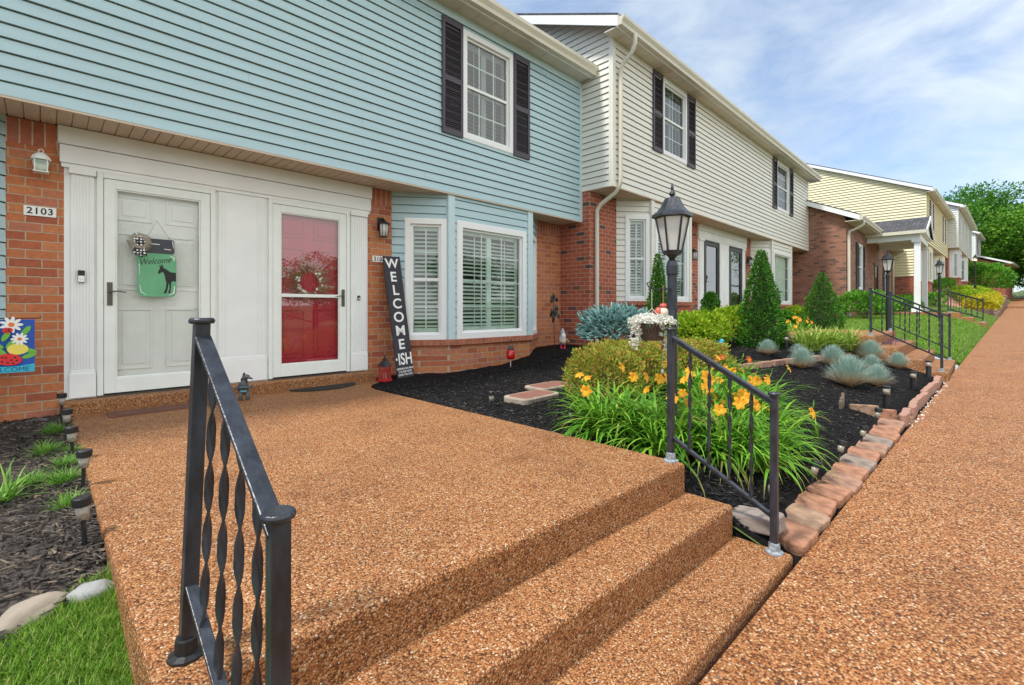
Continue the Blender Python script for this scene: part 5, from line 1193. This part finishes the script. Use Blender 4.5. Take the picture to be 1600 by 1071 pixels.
# bow
bw_ = thing('ribbon_bow', 'grey burlap and black polka-dot bow on the green sign corner', 'bow', (.685, yd - .02, .655)); r = random.Random(9)
mb = MB()
for k in range(6):
    a = k * 1.05 + .3; o = Vector((math.cos(a), 0, math.sin(a))); q = .075; s = Vector((-math.sin(a), 0, math.cos(a)))
    for i in range(5):
        f0, f1 = i / 5, (i + 1) / 5; g = lambda f: o * q * f * 1.25 + Vector((0, -.05 * math.sin(f * math.pi), 0))
        mb.quad(g(f0) - s * .032 * (.4 + f0), g(f0) + s * .032 * (.4 + f0), g(f1) + s * .032 * (.4 + f1), g(f1) - s * .032 * (.4 + f1))
mb.build('burlap_loops', mat('burlap', (.36, .32, .26), .9, noise_amt=.3, nscale=60, bump=.6, bscale=200), bw_)
dot = bpy.data.materials.new('polka dots'); dot.use_nodes = True; tt = dot.node_tree; v = tt.nodes.new('ShaderNodeTexVoronoi'); v.inputs['Scale'].default_value = 38; v.inputs['Randomness'].default_value = .25; tcn = tt.nodes.new('ShaderNodeTexCoord'); tt.links.new(tcn.outputs['Object'], v.inputs['Vector'])
tt.links.new(ramp(tt, v.outputs['Distance'], [(0, (.8, .8, .8)), (.34, (.8, .8, .8)), (.36, (.015, .015, .02))], 'CONSTANT'), tt.nodes['Principled BSDF'].inputs['Base Color'])
mb = MB(); mb.prism([(-.035, -.02), (.03, .0), (.055, -.13), (.03, -.12), (.012, -.15), (-.01, -.118), (-.055, -.128)], fx, .03, .045); mb.prism([(-.06, .045), (.0, .06), (.045, .01), (.0, -.02), (-.05, .0)], fx, .035, .055); mb.build('polka_dot_ribbon', dot, bw_, bevel=.006)
# wreath behind the glass of the red door
t = thing('door_wreath', 'twig wreath with white cotton blossoms on the red door', 'wreath', (2.36, YW + .046, .34)); r = random.Random(12)
mb = MB()
for k in range(300):
    a = r.uniform(0, 6.28) ; o = Vector((math.cos(a), 0, math.sin(a))); q = r.uniform(.10, .16); l = r.uniform(.10, .26) * (.7 + .5 * abs(math.cos(a))); d = (o + Vector((-.6 * math.sin(a), 0, .6 * math.cos(a))) * r.uniform(-.4, 1)).normalized(); p = o * q; y = -r.uniform(.005, .022)
    mb.tube([p + Vector((0, y, 0)), p + d * l * .5 + Vector((0, y - .003, 0)), p + d * l + Vector((0, y, 0))], [.0022, .0016, .0008], 3, cap=False)
mb.build('dry_twigs', mat('dry twig', (.50, .32, .18), .9, noise_amt=.3), t)
mb = MB()
for k in range(30):
    a = r.uniform(2.6, 7.3); q = r.uniform(.12, .17); mb.ball((q * math.cos(a), -.03, q * math.sin(a)), r.uniform(.010, .019), 7, 5)
mb.build('cotton_blossoms', mat('cotton', (.85, .84, .80), .9), t, smooth=True)
# mats
t = thing('door_mat', 'rust brown rectangular door mat in front of the white door', 'door mat', (.86, 5.46, -.94), R(0)); mb = MB(); mb.box(-.44, .44, -.12, .12, .0, .012); mb.build('pad', M['matbrown'], t, bevel=.003)
mb = MB()
for x0 in (-.41, -.12, .17):
    for a, b, c, d in ((x0, x0 + .24, -.09, -.08), (x0, x0 + .24, .08, .09), (x0, x0 + .01, -.08, .08), (x0 + .23, x0 + .24, -.08, .08)): mb.box(a, b, c, d, .0121, .015)
mb.build('raised_pattern', mat('dark brown', (.12, .06, .04), .9), t)
mb = MB(); mb.prism([(.40 * math.cos(math.pi * k / 18), -.26 * math.sin(math.pi * k / 18)) for k in range(19)], lambda u, v_, o: (u, v_, o), 0, .014); tag(mb.build('door_mat', M['blackrubber'], loc=(2.42, 5.66, -.939), bevel=.003), 'half-round black rubber door mat in front of the red door', 'door mat')
# tall welcome-ish board leaning on the brick
SX, SY = 3.50, 5.58
t = thing('welcome_board', 'tall dark wooden board painted WELCOME-ISH leaning beside the bay window', 'sign', (SX + .02, SY, -.93), rot=(R(-8.0), R(-2.6), R(4)))
bd = mat('dark board', (.035, .033, .045), .7, noise_amt=.25, nscale=5, bump=.2, stretch=(8, 1, 1))
mb = MB(); mb.box(-.135, .135, -.02, 0, 0, 1.68); mb.build('board', bd, t, bevel=.002)
for k, ch in enumerate('WELCOME'):
    text('letter', ch, .20 if ch != 'W' else .19, paintw, t, ((-.01, -.01, .0, .0, .0, .0, -.01)[k], -.0206, 1.575 - .187 * k), rot=(R(90), 0, R(0)), depth=.0008, bold=.004).scale = (1.05, .95, 1)
text('letter', '·ISH', .20, paintw, t, (.0, -.0206, .25), depth=.0008, bold=.004).scale = (.82, 1.1, 1)
for k, s in enumerate(('DEPENDS ON WHO', 'U R AND HOW', 'LONG YOU STAY')):
    text('small_lettering', s, .036, paintw, t, (0, -.0206, .125 - k * .04), depth=.0008, bold=.0008).scale = (.85, 1, 1)
# red lantern with dark roof
def red_lantern(loc_):
    t = thing('red_lantern', 'red metal candle lantern with black roof beside the tall board', 'lantern', loc_, R(15)); mb = MB()
    mb.box(-.075, .075, -.075, .075, 0, .035)
    for dx in (-.058, .058):
        for dy in (-.058, .058): mb.box(dx - .008, dx + .008, dy - .008, dy + .008, .035, .21)
    for s in (-.058, .058):
        mb.box(-.05, .05, s - .004, s + .004, .15, .16); mb.box(s - .004, s + .004, -.05, .05, .15, .16)
        for q in (-.02, .02): mb.box(q - .003, q + .003, s - .004, s + .004, .035, .21); mb.box(s - .004, s + .004, q - .003, q + .003, .035, .21)
    mb.box(-.07, .07, -.07, .07, .21, .225); mb.build('frame', mat('lantern red', (.50, .02, .025), .45), t)
    mb = MB(); mb.lathe([(.11, .225), (.10, .235), (.06, .29), (.035, .31), (.03, .34), (.012, .345), (.01, .365), (.018, .37), (.01, .385)], n=4, ph=math.pi / 4); mb.tube([(.0, 0, .38), (.02, 0, .40), (-.015, 0, .405)], .004, 5); mb.build('roof', M['black'], t)
    mb = MB(); mb.lathe([(.03, .036), (.03, .13)], n=14); mb.build('candle', mat('wax', (.8, .7, .6), .5), t)
    mb = MB()
    for s in (-.055, .055): mb.quad((-.05, s, .035), (.05, s, .035), (.05, s, .21), (-.05, s, .21)); mb.quad((s, -.05, .035), (s, .05, .035), (s, .05, .21), (s, -.05, .21))
    mb.build('glass', M['glass'], t); t.scale = (.86,) * 3
red_lantern((3.16, 5.50, -.93))
# dog / bear garden figure
def dog_figure(loc_):
    t = thing('dog_figurine', 'grey metal dog figurine holding a bone-shaped sign, beside the white panel', 'figurine', loc_, R(-20)); g = mat('grey metal', (.12, .12, .125), .5, noise_amt=.3); tq = mat('turquoise paint', (.10, .40, .48), .5)
    mb = MB(); mb.tube([(0, .03, .07), (0, .02, .13), (0, .0, .19), (.01, -.0, .235)], [.042, .05, .042, .022], 10)
    mb.tube([(-.035, 0, 0), (-.036, .0, .05), (-.025, .01, .1)], [.024, .022, .026], 8); mb.tube([(.035, 0, 0), (.036, .0, .05), (.025, .01, .1)], [.024, .022, .026], 8)
    mb.ball((.02, -.01, .262), .036, 12, 8, (1.15, 1, .85)); mb.tube([(.03, -.02, .262), (.075, -.035, .245)], [.022, .009], 8); mb.tube([(-.045, .02, .2), (-.06, .03, .12), (-.05, .03, .06)], [.014, .01, .004], 6)
    mb.build('body', g, t, smooth=True)
    mb = MB(); mb.ball((.0, .02, .298), .011, 8, 6); mb.ball((-.005, -.03, .293), .010, 8, 6); mb.tube([(.0, .03, .27), (-.025, .045, .235), (-.03, .05, .19)], [.012, .02, .008], 6, flat=.4); mb.tube([(.02, -.045, .26), (.03, -.05, .23), (.03, -.05, .205)], [.01, .018, .008], 6, flat=.4); mb.ball((.08, -.037, .243), .008, 8, 6); mb.build('ears', M['black'], t, smooth=True)
    mb = MB(); mb.tube([(-.06, -.06, .15), (.075, -.06, .155)], .020, 8, flat=.4)
    for x, z in ((.08, .165), (.08, .145), (-.065, .16), (-.065, .14)): mb.ball((x, -.06, z), .014, 8, 6)
    mb.build('bone_sign', g, t, smooth=True)
    mb = MB()
    for k in range(8): mb.box(-.03 + k * .012, -.023 + k * .012, -.075, -.068, .148, .162)
    mb.box(-.03, .03, -.052, -.045, .10, .118); mb.build('painted_letters', tq, t); t.scale = (.92,) * 3
dog_figure((1.49, 5.42, -.94))
# garden flag at the left edge
t = thing('garden_flag', 'blue garden flag with daisies, ladybirds and a yellow flower by the brick strip', 'flag', (-.185, 5.45, -.08), R(-2))
mb = MB(); n = 10; wv = lambda x: -.012 * math.sin(x * 14)
for i in range(n):
    a, b = -.15 + .30 * i / n, -.15 + .30 * (i + 1) / n; f0, f1 = 1 - i / n, 1 - (i + 1) / n
    mb.corners([(a, wv(a), -.42 - .0 * i), (b, wv(b), -.42), (b, wv(b) + .002, -.42), (a, wv(a) + .002, -.42), (a, wv(a), 0), (b, wv(b), 0), (b, wv(b) + .002, 0), (a, wv(a) + .002, 0)])
mb.build('cloth', mat('flag blue', (.02, .09, .42), .7, noise_amt=.1), t)
def disc(mb, x, z, rx, rz_, a=0, n=14, o=.014):
    P = [(x + rx * math.cos(2 * math.pi * k / n) * math.cos(a) - rz_ * math.sin(2 * math.pi * k / n) * math.sin(a), z + rx * math.cos(2 * math.pi * k / n) * math.sin(a) + rz_ * math.sin(2 * math.pi * k / n) * math.cos(a)) for k in range(n)]
    mb.prism(P, fx, o, o + .0012)
def petals(mb, x, z, rr, n, o=.014, ph=0, w_=.3):
    for k in range(n): a = ph + 2 * math.pi * k / n; disc(mb, x + rr * .58 * math.cos(a), z + rr * .58 * math.sin(a), rr * .45, rr * w_ * .6, a, 10, o + .00015 * k)
mb = MB(); petals(mb, .02, -.04, .065, 9); petals(mb, .065, -.155, .05, 10); mb.build('daisy_petals', paintw, t)
mb = MB(); disc(mb, .02, -.04, .018, .018, o=.0165); disc(mb, .065, -.155, .013, .013, o=.0165); mb.build('daisy_centres', mat('flag orange', (.8, .2, .04), .7), t)
mb = MB(); disc(mb, .055, -.235, .06, .045); disc(mb, -.13, -.05, .05, .05); mb.build('yellow_flower', mat('flag yellow', (.85, .70, .12), .7), t)
mb = MB()
for x, z, a in ((.10, -.09, 1.0), (-.01, -.13, 1.1), (.02, -.19, .9), (-.06, -.2, 2.6), (-.07, -.12, 1.3), (.12, -.29, .4), (.12, -.25, -.3), (-.03, -.26, 2.2)): disc(mb, x, z, .045, .018, a, o=.0132 + abs(x) * .002)
mb.build('leaves', mat('flag green', (.16, .45, .06), .7), t)
mb = MB(); disc(mb, .0, -.085, .030, .022, .2, o=.0168); disc(mb, .005, -.315, .075, .047, -.1, o=.0155); mb.build('ladybirds', mat('flag red', (.72, .03, .03), .7), t)
mb = MB(); disc(mb, -.075, -.31, .02, .03, o=.017)
for x, z in ((-.03, -.33), (-.01, -.30), (.02, -.32), (.04, -.30), (.0, -.34), (.03, -.345), (.05, -.325), (-.03, -.295), (-.008, -.09), (.006, -.078), (.01, -.092)): disc(mb, x, z, .0065, .0065, o=.0172)
mb.build('ladybird_spots', paintk, t)
mb = MB(); mb.prism([(-.15, -.385), (-.05, -.370), (.05, -.372), (.15, -.355), (.15, -.42), (-.15, -.42)], fx, .0135, .0145); mb.build('turquoise_band', mat('flag turquoise', (.04, .45, .60), .7), t)
text('lettering', 'WELCOME', .05, mat('flag navy', (.02, .06, .2), .7), t, (.0, -.0148, -.396), depth=.0005)
mb = MB(); mb.tube([(-.19, .0, .01), (.17, 0, .01), (.185, 0, .015), (.18, 0, .025)], .004, 6); mb.tube([(-.19, 0, .01), (-.19, 0, -.9)], .005, 6); mb.build('flag_stand', M['black'], t)
# red hanging jar on shepherd hook by the bay
q = gp(787, 570); t = thing('hanging_feeder', 'red glass jar lantern on a thin white stake before the bay window', 'lantern', (5.05, 5.08, gz(5.05, 5.08)))
mb = MB(); mb.tube([(0, 0, -.1), (0, 0, .14)], .006, 6); mb.build('stake', M['white'], t)
mb = MB(); mb.lathe([(.035, .14), (.062, .15), (.066, .18), (.066, .26), (.05, .285)], n=18); mb.build('red_glass', mat('red glass', (.55, .01, .01), .12, spec=.8), t, smooth=True)
mb = MB(); mb.lathe([(.05, .285), (.05, .30), (.03, .315), (.025, .345), (.04, .35), (.01, .355)], n=16); mb.build('cap', M['pewter'], t)
mb = MB(); mb.tube([(.05, 0, .29), (.045, 0, .40), (0, 0, .44), (-.045, 0, .42), (-.055, 0, .38)], .003, 5); mb.build('handle', M['black'], t)
# metal windspinner stake
X_, Y_ = at(867, 7.9); t = thing('garden_stake', 'dark metal windmill stake with leaf-shaped blades against the pink brick', 'garden ornament', (X_, Y_, gz(X_, Y_)))
mb = MB(); mb.tube([(0, 0, -.1), (-.02, 0, .55), (-.045, 0, .98)], .006, 6); mb.build('rod', M['black'], t)
mb = MB(); r = random.Random(2)
for k, (dx, z, l, an) in enumerate(((-.10, .92, .14, 1.4), (-.05, .96, .15, 1.8), (.03, .78, .13, 1.7), (-.10, .70, .16, 1.5), (-.0, .72, .2, 1.35), (.06, .66, .17, -1.1), (-.06, .60, .16, -1.4), (.04, .92, .08, .8))):
    d = Vector((math.cos(an), .15 * (-1) ** k, math.sin(an))).normalized(); s = d.cross(Vector((0, 1, 0))).normalized(); c = Vector((dx, 0, z)) - d * l / 2
    for i in range(4):
        f0, f1 = i / 4, (i + 1) / 4; w0, w1 = .038 * math.sin(math.pi * (f0 * .9 + .08)), .038 * math.sin(math.pi * (f1 * .9 + .08)); off = lambda f: Vector((0, -.02 * math.sin(f * 3), 0))
        a, b, e, g_ = c + d * l * f0 - s * w0 + off(f0), c + d * l * f0 + s * w0 + off(f0), c + d * l * f1 + s * w1 + off(f1), c + d * l * f1 - s * w1 + off(f1); mb.corners([a, b, e, g_] + [v + Vector((0, .003, 0)) for v in (a, b, e, g_)])
    mb.bar((-.03, 0, z * .9 + .05), Vector((dx, 0, z)), .005, .005)
mb.build('blades', M['black'], t)
# garden gnome-like owl figure by the pier
def gnome(loc_):
    t = thing('garden_figure', 'small white-bearded garden figure with striped hat, orange arms and pink boots at the pier corner', 'figurine', loc_, R(-30))
    mb = MB(); mb.lathe([(.05, .09), (.065, .13), (.068, .18), (.05, .24), (.035, .27)], n=14); mb.build('body', mat('figure grey', (.55, .57, .58), .6), t, smooth=True)
    mb = MB(); mb.lathe([(.05, .27), (.052, .285), (.035, .33), (.02, .37), (.004, .385)], n=14); st = mat('striped hat', (.4, .4, .4), .6); tt = st.node_tree; wv_ = tt.nodes.new('ShaderNodeTexWave'); wv_.inputs['Scale'].default_value = 22; tcn = tt.nodes.new('ShaderNodeTexCoord'); tt.links.new(tcn.outputs['Object'], wv_.inputs[0]); tt.links.new(ramp(tt, wv_.outputs['Fac'], [(.45, (.03, .03, .03)), (.55, (.8, .8, .8))]), tt.nodes['Principled BSDF'].inputs['Base Color']); mb.build('hat', st, t, smooth=True)
    mb = MB(); mb.ball((0, -.045, .24), .045, 10, 8, (1, .6, 1.2)); mb.build('beard', mat('beard', (.8, .8, .78), .8), t, smooth=True)
    mb = MB(); mb.tube([(-.05, -.01, .2), (-.06, -.06, .14), (.0, -.09, .12)], .014, 7); mb.tube([(.05, -.01, .2), (.09, -.05, .15), (.11, -.06, .14)], .014, 7); mb.build('arms', mat('figure orange', (.6, .3, .08), .6), t, smooth=True)
    mb = MB()
    for x in (-.03, .035): mb.tube([(x, 0, .1), (x, 0, .03), (x, -.03, .015), (x, -.06, .012)], [.018, .018, .02, .014], 8)
    mb.build('boots', mat('figure pink', (.55, .03, .08), .5), t, smooth=True); return t
X_, Y_ = at(879, 8.5); gnome((X_, Y_, gz(X_, Y_)))
# blue bird ornament and others among the shrubs
t = thing('bird_ornament', 'turquoise ceramic bird on the mulch below the lime shrubs', 'garden ornament', loc(1126, 7.3, .12)); mb = MB(); mb.ball((0, 0, .05), .06, 12, 8, (1.2, .8, .8)); mb.ball((.05, 0, .10), .035, 10, 7); mb.tube([(-.05, 0, .06), (-.13, 0, .12)], [.03, .006], 7, flat=.4); mb.tube([(.08, 0, .10), (.10, 0, .098)], [.01, .002], 5); mb.build('body', mat('turquoise glaze', (.04, .36, .45), .25), t, smooth=True)
t = thing('garden_ball', 'pale blue glass globe seen behind the handrail', 'garden ornament', loc(1077, 6.6, .02)); mb = MB(); mb.ball((0, 0, .22), .07, 16, 12); mb.build('globe', mat('pale blue glaze', (.35, .5, .6), .15), t, smooth=True); mb = MB(); mb.lathe([(.05, 0), (.03, .04), (.025, .14), (.04, .16)], n=12); mb.build('stand', M['concrete'], t)
# hanging flower basket on the lamp post
LP = Vector((3.25, 1.60, gz(3.25, 1.6)))
ux = Vector((-1, 1, 0)).normalized()   # towards the picture's left
hook = LP + Vector((0, 0, 1.23)) + ux * .15
t = thing('hanging_basket', 'brown basket of trailing white flowers hanging from the lamp post', 'flower basket', hook); r = random.Random(21)
mb = MB(); mb.tube([ux * -.15, ux * -.03, ux * .02 + Vector((0, 0, .015)), ux * .035 + Vector((0, 0, .045)), ux * .015 + Vector((0, 0, .05))], .005, 6); mb.build('bracket', M['black'], t)
mb = MB(); C_ = Vector((0, 0, -.25))
for k in range(3): a = k * 2.094 + .4; mb.tube([(0, 0, .0), (.005, 0, -.14), C_ + Vector((.10 * math.cos(a), .10 * math.sin(a), .02))], .0025, 5)
mb.build('hanger_cords', mat('cord', (.5, .47, .4), .8), t)
mb = MB()
for k in range(26):
    a = k * 2 * math.pi / 26; mb.bar(C_ + Vector((.105 * math.cos(a), .105 * math.sin(a), .0)), C_ + Vector((.065 * math.cos(a + .15), .065 * math.sin(a + .15), -.12)), .018, .005, up=(math.cos(a), math.sin(a), 0))
mb.lathe([(.064, -.122), (.064, -.115)], C_, 16); mb.build('basket', mat('wicker', (.10, .065, .045), .9, noise_amt=.4, bump=.5), t)
mb = MB()
def blossom(p, s):
    for k in range(4): d = rv(r); leaf(mb, p, d, rv(r), s, s * .8)
for k in range(300):
    v = rv(r); v.z = abs(v.z); blossom(C_ + Vector((v.x * .155, v.y * .155, .01 + v.z * .05)), r.uniform(.016, .03))
for k in range(17):
    a = r.uniform(0, 6.28); q = r.uniform(.09, .17); L_ = r.uniform(.10, .22)
    for j in range(22): f = r.random(); w_ = .022 * (1 - f * .6); blossom(C_ + Vector((q * math.cos(a) + r.uniform(-w_, w_), q * math.sin(a) + r.uniform(-w_, w_), .02 - L_ * f)), r.uniform(.010, .018))
mb.build('white_flowers', G['whitef'], t)
mb = MB()
for k in range(90): v = rv(r); leaf(mb, C_ + Vector((v.x * .14, v.y * .14, -.01 + abs(v.z) * .04)), rv(r), rv(r), .04, .015)
mb.build('leaves', G['green'], t)
cb = LP + Vector((0, 0, 1.26)) + ux * .065
t = thing('hanging_ornament', 'red and cream bird house charm hanging by the lamp post', 'ornament', cb); mb = MB(); mb.tube([(0, 0, 0), (0, 0, -.14)], .006, 5); mb.build('cord', mat('rope', (.22, .12, .07), .9), t)
mb = MB(); mb.ball((-.0, 0, -.20), .038, 12, 9, (1, 1, 1.1)); mb.build('cream_body', mat('cream enamel', (.7, .6, .48), .4), t, smooth=True); mb = MB(); mb.ball(ux * .035 + Vector((0, 0, -.20)), .03, 10, 8, (1, 1, 1.3)); mb.lathe([(.022, -.165), (.03, -.155), (.02, -.135)], n=10); mb.build('red_wing', mat('coral enamel', (.55, .10, .07), .4), t, smooth=True)
t = thing('wind_chime', 'small red and silver wind chime dangling under the white flowers', 'ornament', hook + Vector((0, 0, -.42)) - ux * .08); mb = MB(); mb.tube([(0, 0, .12), (0, 0, -.17)], .002, 4); mb.build('string', mat('silver string', (.5, .5, .5), .5), t); mb = MB(); mb.box(-.006, .006, -.006, .006, -.02, .07); mb.build('red_tube', mat('chime red', (.4, .02, .03), .4), t); mb = MB(); mb.ball((0, 0, -.18), .019, 12, 9, (1, .5, 1)); mb.build('disc', mat('chime pale', (.6, .55, .52), .3), t, smooth=True)
